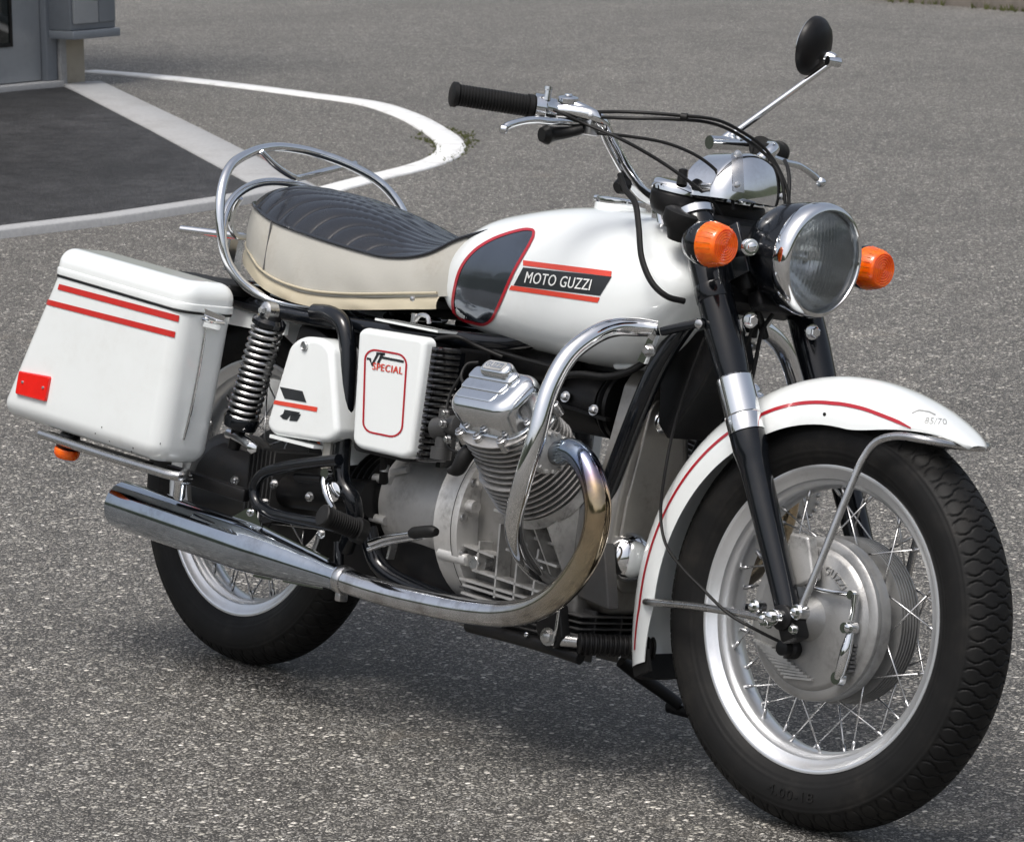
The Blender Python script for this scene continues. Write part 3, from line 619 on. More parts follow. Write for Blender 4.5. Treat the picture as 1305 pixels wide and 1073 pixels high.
# red coach line: read off the photograph, laid on the guard
def on_guard(a, t, off):
    R = rf_(a); hw = hwf(a); sd = sdf(a); ph = t*pi/2
    rad_ = R-sd*(1-abs(math.cos(ph))**.9); yv = hw*math.copysign(abs(math.sin(ph))**.80, t); return Vector((FA.x+rad_*math.cos(a), yv, FA.z+rad_*math.sin(a)))
def guard_out(a, t, off):
    p0 = on_guard(a, t, 0); ta = on_guard(a+.002, t, 0)-on_guard(a-.002, t, 0); tt_ = on_guard(a, t+.004, 0)-on_guard(a, t-.004, 0); n_ = ta.cross(tt_).normalized()
    if n_.dot(p0-FA) < 0: n_ = -n_
    return p0+n_*off
hq = hit(bv, 1060, 514, 0, 'S'); th = -(2/pi)*math.asin(min(1, (abs(hq.y)/.074)**(1/.80)))
sa_, st_ = [], []
for q in ((1161, 546), (1145, 538), (1120, 527.5), (1090, 518), (1060, 514), (1010, 517)):
    h_ = hit(bv, q[0], q[1], 0, 'S'); aa_ = ang(h_); sa_.append(aa_); st_.append(-(2/pi)*math.asin(min(1, (abs(h_.y)/hwf(aa_))**(1/.80))))
sp2, sr2 = spline([Vector((a, b, 0)) for a, b in ((1056, 513.6), (1075, 515.5), (1100, 521), (1125, 530), (1145, 538), (1161, 545.5))], [1]*6, 8)
pth = [(q.x, q.y) for q in sp2]; gA, gB = strip_px(pth, 1.0, False); rows = [[], [], []]
for i in range(len(pth)):
    w_ = 4.6*min(1, .35+(len(pth)-1-i)/12); dx_, dy_ = gA[i][0]-gB[i][0], gA[i][1]-gB[i][1]
    for k_, s_ in enumerate((-.5, 0, .5)): rows[k_].append((pth[i][0]+dx_*w_*s_, pth[i][1]+dy_*w_*s_))
part(drape(MB(), bv, rows, .0013, 'S'), 'red_stripe', 'dark_red_line', 'S', FG, angle=80)
for sg_ in (1, -1):
    mb = MB(); rows = []; ra = (sa_[4]-a_tip)/(a_rear-a_tip); rb = .975
    for i in range(141):
        t_ = ra+(rb-ra)*i/140; a = a_tip+(a_rear-a_tip)*t_; rows.append([guard_out(a, sg_*(th-.025+.05*q_/3), .0009) for q_ in range(4)])
    part(mb.grid(rows, False), 'red_stripe', 'dark_red_line', 'S', FG, angle=80)
mb = MB(); text_px(mb, '85/70', [(1177, 540), (1207, 541.5), (1206, 534), (1180, 532)], lambda a, b: hit(bv, a, b, .0008, 'S'), res=2)
drape(mb, bv, strip_px([(1162, 527), (1171, 523), (1184, 525), (1192, 529)], 1.6, False), .0008, 'S')
part(mb, 'mudguard_mark', 'grey_decal', 'S', FG)
mb = MB().lathe([(0, .003), (.001, .003)], hit(bv, 1051, 528, 0, 'S'), (0, -1, 0), 10); part(mb, 'rivet', 'black_satin', 'S', FG)
# rubber flap under its tail
mb = MB()
fl = [(a_rear-.06, .0), (a_rear+.02, .0), (a_rear+.045, .004)]
rings = []
for a, e in fl:
    R = rf_(a_rear)-.004
    rings.append([Vector((FA.x+(R-dr_)*math.cos(a), yv, FA.z+(R-dr_)*math.sin(a))) for yv, dr_ in [(-.070, .060), (-.062, .018), (-.03, .003), (.03, .003), (.062, .018), (.070, .060), (.064, .062), (.055, .026), (0, .010), (-.055, .026), (-.064, .062)]])
part(mb.grid(rings), 'mud_flap', 'rubber', 'S')
# stays: tubes from the axle to the guard, wrapped round it
def mirror_path(pts): return [Vector(p) for p in pts]+[Vector((p[0], -p[1], p[2])) for p in pts[::-1]]
ax_ = fork(0, -.118)
pA_ = [P(1020, 778, -.118, 'S'), P(1046, 715, -.108, 'S'), P(1078, 635, -.095, 'S'), P(1100, 585, -.086, 'S'), P(1116, 564, -.082, 'S'), P(1140, 556, -.080, 'S'), P(1176, 560, -.076, 'S'), P(1205, 566, -.048, 'S')]
part(MB().tube(mirror_path(pA_), [.0062]*len(pA_)*2, 12, 5), 'front_stay', 'brushed_steel', 'S')
pB_ = [P(985, 790, -.118, 'S'), P(940, 781, -.108, 'S'), P(890, 773, -.098, 'S'), P(850, 769, -.088, 'S'), P(826, 767, -.080, 'S')]
pB_.append(Vector((pB_[-1].x-.032, -.045, pB_[-1].z-.004)))
part(MB().tube(mirror_path(pB_), [.0062]*len(pB_)*2, 12, 5), 'rear_stay', 'brushed_steel', 'S')
for q, rr_ in (((1019, 780), .010), ((978, 789), .010), ((965, 773), .009)):
    mb = MB(); c_ = P(q[0], q[1], -.122, 'S'); mb.lathe([(-.012, rr_*1.1), (.008, rr_*1.2), (.010, rr_)], c_, (0, -1, 0), 18); mb.bolt(c_+Vector((0, -.009, 0)), (0, -1, 0), rr_*.62, .007); part(mb, 'stay_bolt', 'chrome', 'S')

# ---- headlamp
hl = Vector((WB+.02894-.16, 0, .8815)); hr_ = math.radians(3.98); hax = Vector((math.cos(hr_), 0, -math.sin(hr_))); HR = .0898
mb = MB().lathe([(-.135, .0), (-.134, .02), (-.126, .045), (-.108, .066), (-.08, .081), (-.045, .0875), (-.022, .0885), (-.020, .0845), (-.03, .083), (-.06, .078), (-.10, .058), (-.12, .03), (-.125, .0)], hl, hax, 72)
HL = part(mb, 'headlamp', 'black_paint', 'S')
mb = MB().lathe([(-.024, .084), (-.024, .0905), (-.018, .0925), (-.006, .0928), (.002, .0905), (.006, .087), (.007, .0830), (.003, .0800), (-.004, .0795)], hl, hax, 96)
mb = MB(); prf = [(-.024, .0850), (-.024, .0905), (-.018, .0925), (-.006, .0928), (.002, .0905), (.006, .087), (.007, .0825), (.003, .0800), (-.006, .0800), (-.010, .085)]
mb.lathe(prf, hl, hax, 96, closed=True); part(mb, 'bezel', 'chrome', 'S', HL)
mb = MB(); rings = []
for i in range(13): t = i/12; rings.append((-.075+.068*t**2, max(.079*t, .004)))
mb.lathe(rings+[(h_-.003, r_) for h_, r_ in rings[::-1]], hl, hax, 64); part(mb, 'reflector', 'reflector', 'S', HL)
mb = MB(); mb.lathe([(-.07, .004), (-.045, .011), (-.035, .011), (-.030, .006), (-.030, .0)], hl, hax, 20); part(mb, 'bulb_shield', 'chrome', 'S', HL)
# fluted glass
e1 = Vector((math.sin(hr_), 0, math.cos(hr_))); e2 = Vector((0, 1, 0))
# a square lattice would show the flutes better than a polar one: dense rectangular grid clipped to the circle
def lens_rect(off, flute):
    nx, nz_ = 260, 44; rows = []
    for i in range(nz_+1):
        v_ = -1+2*i/nz_; row = []
        for j in range(nx+1):
            u_ = -1+2*j/nx
            # map the square to the disc keeping columns nearly straight
            zv = .0808*math.sin(v_*pi/2); hw = math.sqrt(max(.0808**2-zv**2, 1e-8)); yv = hw*u_
            r_ = math.hypot(yv, zv); h = .016*(1-(r_/.0808)**2)-.001+off
            if flute:
                pitch = .0078; ph = 2*pi*yv/pitch; amp = .0017*min(1, max(0, (.0808-r_)/.008))
                if abs(zv) > .056: amp *= .35
                if yv > .010 and -.030 < zv < -.008: amp *= .1
                h += amp*math.cos(ph)
            row.append(hl+hax*h+e2*yv+e1*zv)
        rows.append(row)
    return rows
def face_out(ob):
    me = ob.data
    if sum((p.normal.dot(hax)) for p in me.polygons) < 0: me.flip_normals()
    return ob
LN = face_out(part(MB().grid(lens_rect(0, False), False), 'lens', 'lamp_glass', 'S', HL, angle=60))
face_out(part(MB().grid(lens_rect(-.0035, True), False), 'lens_flutes', 'fluted_glass', 'S', HL, angle=80))

# ---- indicators
def indicator(cen, sgn, stalk_to, fr, lens_r=.0355, ax=(1, 0, 0)):
    ax = Vector(ax).normalized()
    mb = MB().lathe([(-.045, .0), (-.045, .014), (-.036, .026), (-.018, .034), (-.002, lens_r+.001), (0, lens_r)], cen, ax, 36)
    mb.tube([cen-ax*.022+Vector((0, -sgn*.02, 0)), stalk_to], .0075, 12, 1); I_ = part(mb, 'indicator', 'black_paint', fr)
    pr = [(0, .010), (0, lens_r), (.006, lens_r+.0006), (.012, lens_r), (.030, lens_r*.86), (.034, lens_r*.80)]
    for i in range(6): r_ = lens_r*(.74-.12*i); pr += [(.0355, r_), (.034, r_-.002)]
    mb = MB().lathe(pr+[(.0355, .0)], cen, ax, 48); 
    for k_ in range(24):
        a = k_*2*pi/24; mb.tube([cen+ax*.004+Vector((0, math.cos(a), math.sin(a)))*(lens_r+.0006), cen+ax*.029+Vector((0, math.cos(a), math.sin(a)))*lens_r*.868], .0009, 5, 1)
    L_ = part(mb, 'amber_lens', 'amber_lens', fr, I_, angle=30); return I_
tsc = Vector((WB-.1-.0648, -.1913, .8832))-Vector((.034, 0, 0))
indicator(tsc, -1, Vector((tsc.x-.03, -.085, .875)), 'S'); indicator(Vector((tsc.x, -tsc.y, tsc.z)), 1, Vector((tsc.x-.03, .085, .875)), 'S')
mb = MB(); c_ = P(957, 315, -.10, 'S'); mb.lathe([(-.02, .010), (.002, .0125), (.004, .009)], c_, (.8, -.6, 0), 20); mb.bolt(c_+Vector((.004, -.004, 0)), (.8, -.6, 0), .008, .01)
mb.lathe([(-.004, .014), (.0, .014)], c_+Vector((-.008, .006, 0)), (.8, -.6, 0), 24)
part(mb, 'headlamp_bolt', 'chrome', 'S')
# ---- fuel tank
TKX = [.562, .570, .590, .640, .720, .830, .950, 1.050, 1.110, 1.150, 1.175, 1.184]
TKT = [.800, .828, .858, .888, .908, .924, .926, .914, .894, .868, .838, .812]
TKB = [.745, .722, .703, .686, .674, .666, .662, .674, .716, .762, .795, .802]
TKW = [.070, .104, .126, .146, .157, .165, .168, .162, .147, .125, .090, .040]
def tank_ring(tp, bt, hw, x, n=72):
    out = []; zc = bt+.46*(tp-bt)
    for k_ in range(n):
        a = 2*pi*k_/n; c_, s_ = math.cos(a), math.sin(a)
        e = 2/2.35 if s_ > 0 else 2/2.9
        yv = hw*math.copysign(abs(c_)**e, c_); zv = zc+(tp-zc if s_ > 0 else zc-bt)*math.copysign(abs(s_)**e, s_)
        out.append(Vector((x, yv, zv)))
    return out
pp, _ = spline([Vector((a, b, 0)) for a, b in zip(TKX, TKT)], [1]*len(TKX), 8)
def col(vals): q, _ = spline([Vector((a, b, 0)) for a, b in zip(TKX, vals)], [1]*len(TKX), 8); return [p.y for p in q]
xs = [p.x for p in pp]; tt, bb, ww = [p.y for p in pp], col(TKB), col(TKW)
TANK = part(MB().grid([tank_ring(t_, b_, w_, x_) for x_, t_, b_, w_ in zip(xs, tt, bb, ww)]), 'fuel_tank', 'white_paint', angle=70)
tb = bvh_of(TANK)
kq, _ = spline([Vector((x_, y_, 0)) for x_, y_ in ((681, 296), (674, 293), (655, 296), (625, 307), (603, 322), (588, 342), (580, 368), (578, 392), (583, 404), (600, 410), (617, 413), (626, 408), (633, 396), (655, 347))], [1]*14, 5, True)
kn_ = dense([(q.x, q.y) for q in kq])
part(drape(MB(), tb, poly_px(kn_, 8), .0010), 'knee_panel', 'silver_knee', par=TANK, angle=80)
part(drape(MB(), tb, strip_px(kn_, 3.4), .0017), 'knee_border', 'dark_red_line', par=TANK, angle=80)
H = lambda a, b: hit(tb, a, b, .0018)
part(drape(MB(), tb, quad_px([(667, 341), (780, 353), (765, 377), (655, 364)], 14, 4), .0009), 'name_banner', 'black_decal', par=TANK, angle=80)
mb = MB()
for dx_, of_ in ((-.28, .0016), (.28, .0020)): text_px(mb, 'MOTO GUZZI', [(669+dx_, 360.5), (752+dx_, 370.5), (755.5+dx_, 356.5), (672.5+dx_, 346.5)], lambda a, b: hit(tb, a, b, of_), offset=.0, spacing=1.06)
part(mb, 'banner_lettering', 'white_decal', par=TANK, smooth=False)
part(drape(MB(), tb, quad_px([(667, 332), (780, 346), (779, 353), (667, 338.5)], 14, 2), .0010), 'red_stripe', 'orange_decal', par=TANK, angle=80)
part(drape(MB(), tb, quad_px([(652, 364), (765, 379.5), (762, 386), (649, 369.5)], 14, 2), .0010), 'red_stripe', 'orange_decal', par=TANK, angle=80)
fc = Vector((.872, 0, .925))
mb = MB().lathe([(-.03, .046), (.006, .044), (.010, .040), (.011, .0)], fc, (0.03, 0, 1), 48); NK = part(mb, 'filler_neck', 'white_paint', par=TANK)
mb = MB(); pr = [(.006, .0), (.006, .041), (.010, .0425), (.017, .042), (.019, .037), (.020, .0)]; mb.lathe(pr, fc, (.03, 0, 1), 48)
mb.box(fc+Vector((-.040, -.004, .015)), (.03, .022, .010), None, .003); part(mb, 'fuel_cap', 'chrome', par=TANK)
mb = MB(); c_ = P(857, 392, -.09); mb.lathe([(0, .012), (.008, .012), (.009, .008)], c_, (.5, -.85, 0), 16); part(mb, 'tank_bolt', 'brushed_steel', par=TANK)
mb = MB(); yplate([(838, 375), (868, 330), (876, 360), (872, 395), (835, 440), (800, 470), (770, 472), (800, 440)], -.088, -.06, .004, .01, mb=mb); part(mb, 'tank_flange', 'white_paint', par=TANK)

# ---- seat
SX = np.r_[-.078+.098*(np.linspace(0, 1, 34)**2.2), np.linspace(.0225, .690, 255)]
def ip(xs_, ys_): 
    p_, _ = spline([Vector((a, b, 0)) for a, b in zip(xs_, ys_)], [1]*len(xs_), 10); X_ = [q.x for q in p_]; Y_ = [q.y for q in p_]
    return lambda x: float(np.interp(x, X_, Y_))
s_hw = ip([-.078, -.073, -.055, -.02, .02, .05, .09, .16, .30, .45, .55, .62, .69], [.004, .026, .055, .086, .111, .123, .134, .145, .148, .140, .132, .128, .112])
s_bot = ip([-.078, -.03, .035, .093, .17, .259, .35, .435, .52, .591, .69], [.764, .757, .742, .718, .701, .693, .696, .704, .714, .722, .735])
s_edge = ip([-.078, -.03, .025, .117, .223, .30, .383, .44, .50, .553, .62, .69], [.858, .856, .848, .829, .815, .806, .798, .7945, .799, .812, .842, .866])
s_cr = ip([-.078, -.070, -.048, -.005, .05, .113, .20, .276, .34, .391, .45, .51, .56, .62, .69], [.860, .870, .884, .895, .899, .896, .888, .875, .861, .847, .835, .831, .838, .860, .880])
def s_top(x, v):
    hw = s_hw(x); e_, c_ = s_edge(x), s_cr(x); z = e_+(c_-e_)*(1-abs(v)**2.6)
    x0, xd, x1 = .022, .500, .560
    t = (x-x0)/(xd-x0); h = 0
    if t > 0:
        ph = ((max(0, 1-t)**2.6+max(0, 1-abs(v))**2.6)**(1/2.6))*9.0; fr = ph-math.floor(ph); q = abs(2*fr-1)
        h = .0027*(1-q**3.4)-.0016*max(0, (q-.88)/.12)
        h *= min(1, t/.03)*min(1, max(0, (.60-x)/.05))*min(1, (1-abs(v))/.03+.2)
        if t >= 1: h *= max(0, 1-(t-1)/.12)
        if t < .02: h -= .002*max(0, 1-abs(t-.008)/.010)
    z += h
    return Vector((x, hw*v, z))
NV = 96; rows = [[s_top(x, math.sin(-pi/2+pi*j/NV)) for j in range(NV+1)] for x in SX]
SEAT = part(MB().grid(rows, False), 'seat', 'seat_vinyl', angle=80)
def skirt(x_a, x_b, f0, f1, out, nz=8, bulge=.004):
    """side wall of the seat: f0, f1 lower and upper edges as functions of x"""
    st = [x for x in SX if x_a <= x <= x_b]; line = [(x, -s_hw(x)) for x in st[::-1]]+[(x, s_hw(x)) for x in st]; rings = []
    for k_ in range(nz+1):
        row = []
        for i, (x, y) in enumerate(line):
            p_, q_ = line[max(i-1, 0)], line[min(i+1, len(line)-1)]; t_ = Vector((q_[0]-p_[0], q_[1]-p_[1], 0)).normalized(); n_ = Vector((-t_.y, t_.x, 0))*-1
            if n_.dot(Vector((x-.25, y, 0))) < 0: n_ = -n_
            w_ = k_/nz; z = f0(x)+(f1(x)-f0(x))*w_; wr = .0016*math.sin(x*46+w_*5)*math.sin(x*17+1)*(1-w_)
            row.append(Vector((x, y, z))+n_*(out*(1-w_)+bulge*math.sin(pi*w_)+wr))
        rings.append(row)
    return MB().grid(rings, False)
part(skirt(-.2, .64, lambda x: s_bot(x)+.018, lambda x: s_edge(x)+.001, .006), 'skirt', 'cream_vinyl', par=SEAT, angle=80)
part(skirt(-.2, .595, lambda x: s_bot(x)-.004, lambda x: s_bot(x)+.024, .010, 5, .003), 'lower_trim', 'yellowed_trim', par=SEAT, angle=80)
def edge_tube(f, off, r, xa=-.2, xb=.68):
    st = [x for x in SX if xa <= x <= xb][::2]; return MB().tube([Vector((x, -s_hw(x)-off, f(x))) for x in st[::-1]]+[Vector((x, s_hw(x)+off, f(x))) for x in st], r, 8, 1)
part(edge_tube(lambda x: s_edge(x)+.0005, .002, .0032), 'piping', 'seat_vinyl', par=SEAT)
part(edge_tube(lambda x: s_bot(x)+.024, .009, .0024, xb=.595), 'trim_bead', 'yellowed_trim', par=SEAT)
mb = MB(); x_ = .108; mb.tube([Vector((x_+.004*w_, -s_hw(x_)-.0085+.003*w_, s_bot(x_)+.02+(s_edge(x_)-s_bot(x_)-.02)*w_)) for w_ in np.linspace(0, 1, 8)], .0016, 6, 1)
part(mb, 'seam', 'dull_grey', par=SEAT)
mb = MB().lathe([(0, .005), (.003, .004), (.004, .001)], P(526, 381, -.158), (.2, -1, 0), 12); part(mb, 'snap_button', 'brushed_steel', par=SEAT)
mb = MB()
for x_ in np.linspace(.0, .56, 20): mb.box((x_, 0, s_bot(x_)+.006), (.032, 2*s_hw(x_)-.02, .012))
part(mb, 'seat_pan', 'black_satin', par=SEAT)
# ---- grab rail
hoop = [(.30, -.135, .690), (.20, -.138, .684), (.135, -.146, .688), (.110, -.165, .700), (.095, -.187, .717), (.080, -.208, .748), (.068, -.221, .80), (.052, -.219, .865), (.022, -.184, .917), (-.006, -.12, .948), (-.032, -.05, .964), (-.038, 0, .967)]
hoop = [Vector(q) for q in hoop]; hoop += [Vector((q.x, -q.y, q.z)) for q in hoop[-2::-1]]
HOOP = part(MB().tube(hoop, .0088, 16, 6), 'grab_rail', 'chrome')
lowr = [P(300, 350, -.185), P(287, 325, -.19), P(284, 290, -.185), P(294, 258, -.15), P(318, 238, -.09), P(345, 232, -.03)]
lowr += [Vector((q.x, -q.y, q.z)) for q in lowr[::-1]]
part(MB().tube(lowr, .0078, 14, 6), 'lower_rail', 'chrome', par=HOOP)
part(MB().tube([P(333, 194, -.09), P(352, 212, -.05), P(374, 226, .0), P(381, 227, .02), P(412, 219, .09), P(453, 209, .172)], .0062, 12, 4), 'brace', 'chrome', par=HOOP)
part(MB().tube([P(306, 252, -.10), P(298, 266, -.10), P(294, 286, -.10), P(300, 300, -.09), P(315, 303, -.06)], .0065, 12, 5), 'lower_loop', 'chrome', par=HOOP)
part(MB().tube([P(231, 292, -.03), P(262, 296, -.01), P(312, 302, .02)], [.007, .0075, .0075], 12, 3), 'carrier_bar', 'chrome', par=HOOP)
part(MB().bar(P(298, 305, -.06), P(290, 345, -.06), .018, .006), 'bracket', 'brushed_steel', par=HOOP)
part(MB().bar(P(305, 300, .03), P(300, 345, .03), .018, .006), 'bracket', 'brushed_steel', par=HOOP)

# ---- rear mudguard, subframe and carrier
RA = Vector((0, 0, R_T))
class _c: pass
RG = part(guard(RA, lambda a: .385, .25, 3.0, lambda a: .083, lambda a: .07, n=60), 'rear_mudguard', 'white_paint', angle=60)
for z_, r0 in ((0, .3),):
    a0, a1 = 1.75, 2.6; mb = MB()
    for sd in (-1, 1):
        mb.grid([[RA+Vector((.3858*math.cos(a), sd*(.026+.01*k_), .3858*math.sin(a)-.0)) for k_ in (0, 1)] for a in np.linspace(a0, a1, 24)], False)
    part(mb, 'red_stripe', 'red_decal', par=RG)
part(MB().box((-.335, 0, .62), (.05, .10, .09), Matrix.Rotation(.5, 4, 'Y'), .015), 'tail_lamp', 'red_reflector', par=RG)
for sd in (-1, 1):
    part(MB().tube([(1.0, sd*.06, .80), (.80, sd*.10, .690), (.60, sd*.14, .672), (.40, sd*.15, .668), (.20, sd*.15, .668), (.05, sd*.15, .676), (-.12, sd*.14, .690)], .0145, 14, 5), 'frame_rail', 'black_paint')
    part(MB().tube([(1.140, sd*.035, .80), (1.125, sd*.07, .745), (1.095, sd*.088, .672), (1.005, sd*.088, .432), (.945, sd*.09, .285), (.90, sd*.10, .238), (.82, sd*.108, .226), (.60, sd*.11, .232), (.50, sd*.12, .26), (.47, sd*.13, .32)], .0165, 16, 6), 'downtube', 'black_paint')
    q = [P(402, 398, -.17), P(422, 401, -.178), P(437, 413, -.18), P(443, 440, -.18), P(441, 520, -.18), P(435, 600, -.18), P(438, 618, -.18), P(449, 636, -.175), P(452, 660, -.165), P(440, 700, -.15)]
    part(MB().tube([Vector((a.x, a.y*-sd if False else a.y*(1 if sd < 0 else -1), a.z)) for a in q], .0155, 16, 5), 'frame_tube', 'black_paint')
    part(MB().bar((.20, sd*.148, .655), (-.16, sd*.148, .660), .008, .05, (0, 0, 1)), 'side_rail', 'white_paint')
part(MB().box((.045, 0, .655), (.05, .28, .03), None, .006), 'cross_member', 'black_satin')
mb = MB(); mb.box((-.03, -.155, .700), (.24, .10, .022), Matrix.Rotation(.03, 4, 'Y'), .009); mb.box((-.03, .155, .700), (.24, .10, .022), Matrix.Rotation(.03, 4, 'Y'), .009); mb.box((-.10, 0, .700), (.06, .30, .02), None, .008)
part(mb, 'luggage_carrier', 'rubber')

# ---- panniers
YO, YI = -.370, -.245
mb = MB()

la, lb = P(75, 350, YO), P(228, 395, YO); ld = Vector((lb.x-la.x, 0, lb.z-la.z)).normalized(); lu = Vector((-ld.z, 0, ld.x)); l0, l1 = -.026, (Vector((P(246, 404, YO+.03).x, 0, P(246, 404, YO+.03).z))-Vector((la.x, 0, la.z))).dot(ld)+.004
# rounded tub: stacked plan outlines, front edge slants like the photograph's
cor = [P(a, b, YO+.03) for a, b in ((70, 350), (246, 401), (213, 592), (9, 527))]; rings = []; nb_ = 10
la3 = Vector((la.x, 0, la.z)); cor[0] = la3+ld*(l0+.001)-lu*.0042; cor[1] = la3+ld*(l1-.001)-lu*.0042
for q in cor: q.y = YO+.03
for k_ in range(nb_+14):
    t_ = k_/(nb_+13); b_ = 0
    if k_ < 14: a_ = pi/2*k_/13; b_ = .034*(1-math.sin(a_)); hh = .034*(1-math.cos(a_))
    else: hh = .034+(k_-13)/nb_*1.0*(.275-.034)
    f_ = hh/.275; p_ = cor[3].lerp(cor[0], f_); q_ = cor[2].lerp(cor[1], f_); e_ = (q_-p_).normalized()
    p_ = p_+e_*b_; q_ = q_-e_*b_; L_ = (q_-p_).length
    ol = fillet([(0, YO+b_), (L_, YO+b_), (L_, YI-b_*.6), (0, YI-b_*.6)], .034-.018*(b_/.034), 8)
    rings.append([Vector((p_.x, v, p_.z))+e_*u for u, v in ol])
mb.grid(rings)
PAN = part(mb, 'pannier', 'white_paint', angle=60)
pb = bvh_of(PAN)
def lidf(u, v, w): return Vector((la.x, v, la.z))+ld*u+lu*w
mb = MB(); mb.plate(fillet([(l0, YO-.001), (l1, YO-.001), (l1, YI+.002), (l0, YI+.002)], .034, 8), lidf, -.001, .052, .030, 8, .002); part(mb, 'lid', 'white_paint', par=PAN, angle=60)
part(MB().plate(fillet([(l0-.002, YO-.003), (l1+.002, YO-.003), (l1+.002, YI+.004), (l0-.002, YI+.004)], .035, 8), lidf, .0, .014, .0025, 3, .0015), 'lid_rim', 'white_paint', par=PAN, angle=60)
part(MB().plate(fillet([(l0-.001, YO-.0012), (l1+.001, YO-.0012), (l1+.001, YI+.002), (l0-.001, YI+.002)], .033, 8), lidf, -.0045, -.0012, .0008, 2), 'gasket', 'rubber', par=PAN)
def seam_path(ins):
    return [(73.5, 349.5+ins), (120, 362+ins), (180, 379+ins), (228, 393+ins)]
part(drape(MB(), pb, quad_px([(76, 362), (229, 402.5), (227.5, 410.5), (74, 369)], 70, 4), .0014), 'red_stripe', 'red_decal', par=PAN, angle=80)
part(drape(MB(), pb, quad_px([(57, 380.5), (224, 423), (222.5, 430.5), (55, 387)], 70, 4), .0014), 'red_stripe', 'red_decal', par=PAN, angle=80)
mb = MB(); c_ = [(27, 472.5), (66, 480), (60, 512), (22, 502)]
ol = [(q.x, q.z) for q in (P(a, b, YO) for a, b in c_)]; mb.plate(fillet(ol, .004, 3), lambda u, v, w: (u, w, v), YO+.002, YO-.006, .002, 2)
RF = part(mb, 'red_reflector', 'red_reflector', par=PAN)
for q in ((29, 487), (55, 494)): part(MB().lathe([(0, .003), (.002, .0025), (.0025, .001)], P(q[0], q[1], YO-.006), (0, -1, 0), 10), 'screw', 'brushed_steel', par=RF)
def front(px, py, off=.0):                                   # a point on the rounded front corner of the pannier
    h_ = hit(pb, px, py, off, alt=-.31); return h_
mb = MB()
sp_ = [front(261, 418, .003), front(257, 440, .004), front(250, 480, .004), front(241, 525, .004), front(233, 560, .002)]
part(MB().tube(sp_, [.0022, .003, .003, .003, .0022], 10, 4), 'strap_rod', 'chrome', par=PAN)
mb = MB()
for q, s_ in (((253, 397), .011), ((268, 399), .010), ((262, 409), .012), ((274, 406), .008)):
    mb.lathe([(-.004, s_*.5), (.006, s_*.55), (.008, s_*.35)], front(q[0], q[1], .002), (.6, -.8, .1), 12)
mb.bar(front(249, 400, .010), front(280, 406, .012), .012, .007, (.5, -.8, 0)); mb.bar(front(255, 411, .008), front(276, 416, .008), .010, .006, (.5, -.8, 0)); mb.tube([front(250, 404, .016), front(264, 408, .018), front(279, 410, .016)], .0032, 8, 3)
part(mb, 'latch', 'chrome', par=PAN)
for i in range(9):
    u_ = rng.uniform(0, 1); q = ((90+rng.uniform(0, 120)), 560+rng.uniform(-20, 8)) if i > 3 else ((87, 553), (92, 559), (170, 571), (168, 575))[i]
    c_ = hit(pb, q[0], q[1], .0005); r_ = rng.uniform(.001, .0024)*(2 if i < 2 else 1)
    mb = MB(); n_ = 7; mb.add([c_+Vector((math.cos(a)*r_*rng.uniform(.5, 1.3), -.0003, math.sin(a)*r_*rng.uniform(.5, 1.5))) for a in np.linspace(0, 2*pi, n_, endpoint=False)], [tuple(range(n_))])
    part(mb, 'paint_chip', 'black_decal', par=PAN, smooth=False)
PAN2 = mirrored(PAN)
# carrier tubes under the panniers and rear indicator
rk = [P(52, 553, -.35), P(120, 576, -.35), P(185, 596, -.35), P(228, 607, -.34), P(238, 602, -.31)]
CT = part(MB().tube(rk, .0085, 14, 4), 'carrier_tube', 'brushed_steel')
mb = MB(); mb.bar(P(60, 553, -.335), P(190, 592, -.335), .02, .010); part(mb, 'carrier_rail', 'black_satin', par=CT)
mb = MB(); mb.lathe([(-.015, .011), (.012, .012), (.014, .008)], P(233, 610, -.32), (.2, -1, 0), 16); mb.tube([P(230, 612, -.30), P(228, 632, -.28)], .011, 12, 1)
part(mb, 'carrier_foot', 'chrome', par=CT)
part(MB().bar(P(215, 600, -.25), P(315, 632, -.22), .02, .024, b=.004), 'carrier_stay', 'black_satin', par=CT)
mirrored(CT)
ri = P(86, 573, -.33); I_ = None
mb = MB().lathe([(.002, .0), (.002, .020), (.008, .024), (.03, .018), (.04, 0)], ri, (.15, 0, .98), 28); RI = part(mb, 'rear_indicator', 'black_satin')
mb = MB().lathe([(.002, .0235), (-.002, .0245), (-.010, .0235), (-.016, .019), (-.018, .0)], ri, (.15, 0, .98), 36, sx=1.0); part(mb, 'amber_lens', 'amber_lens', par=RI)
mirrored(RI)

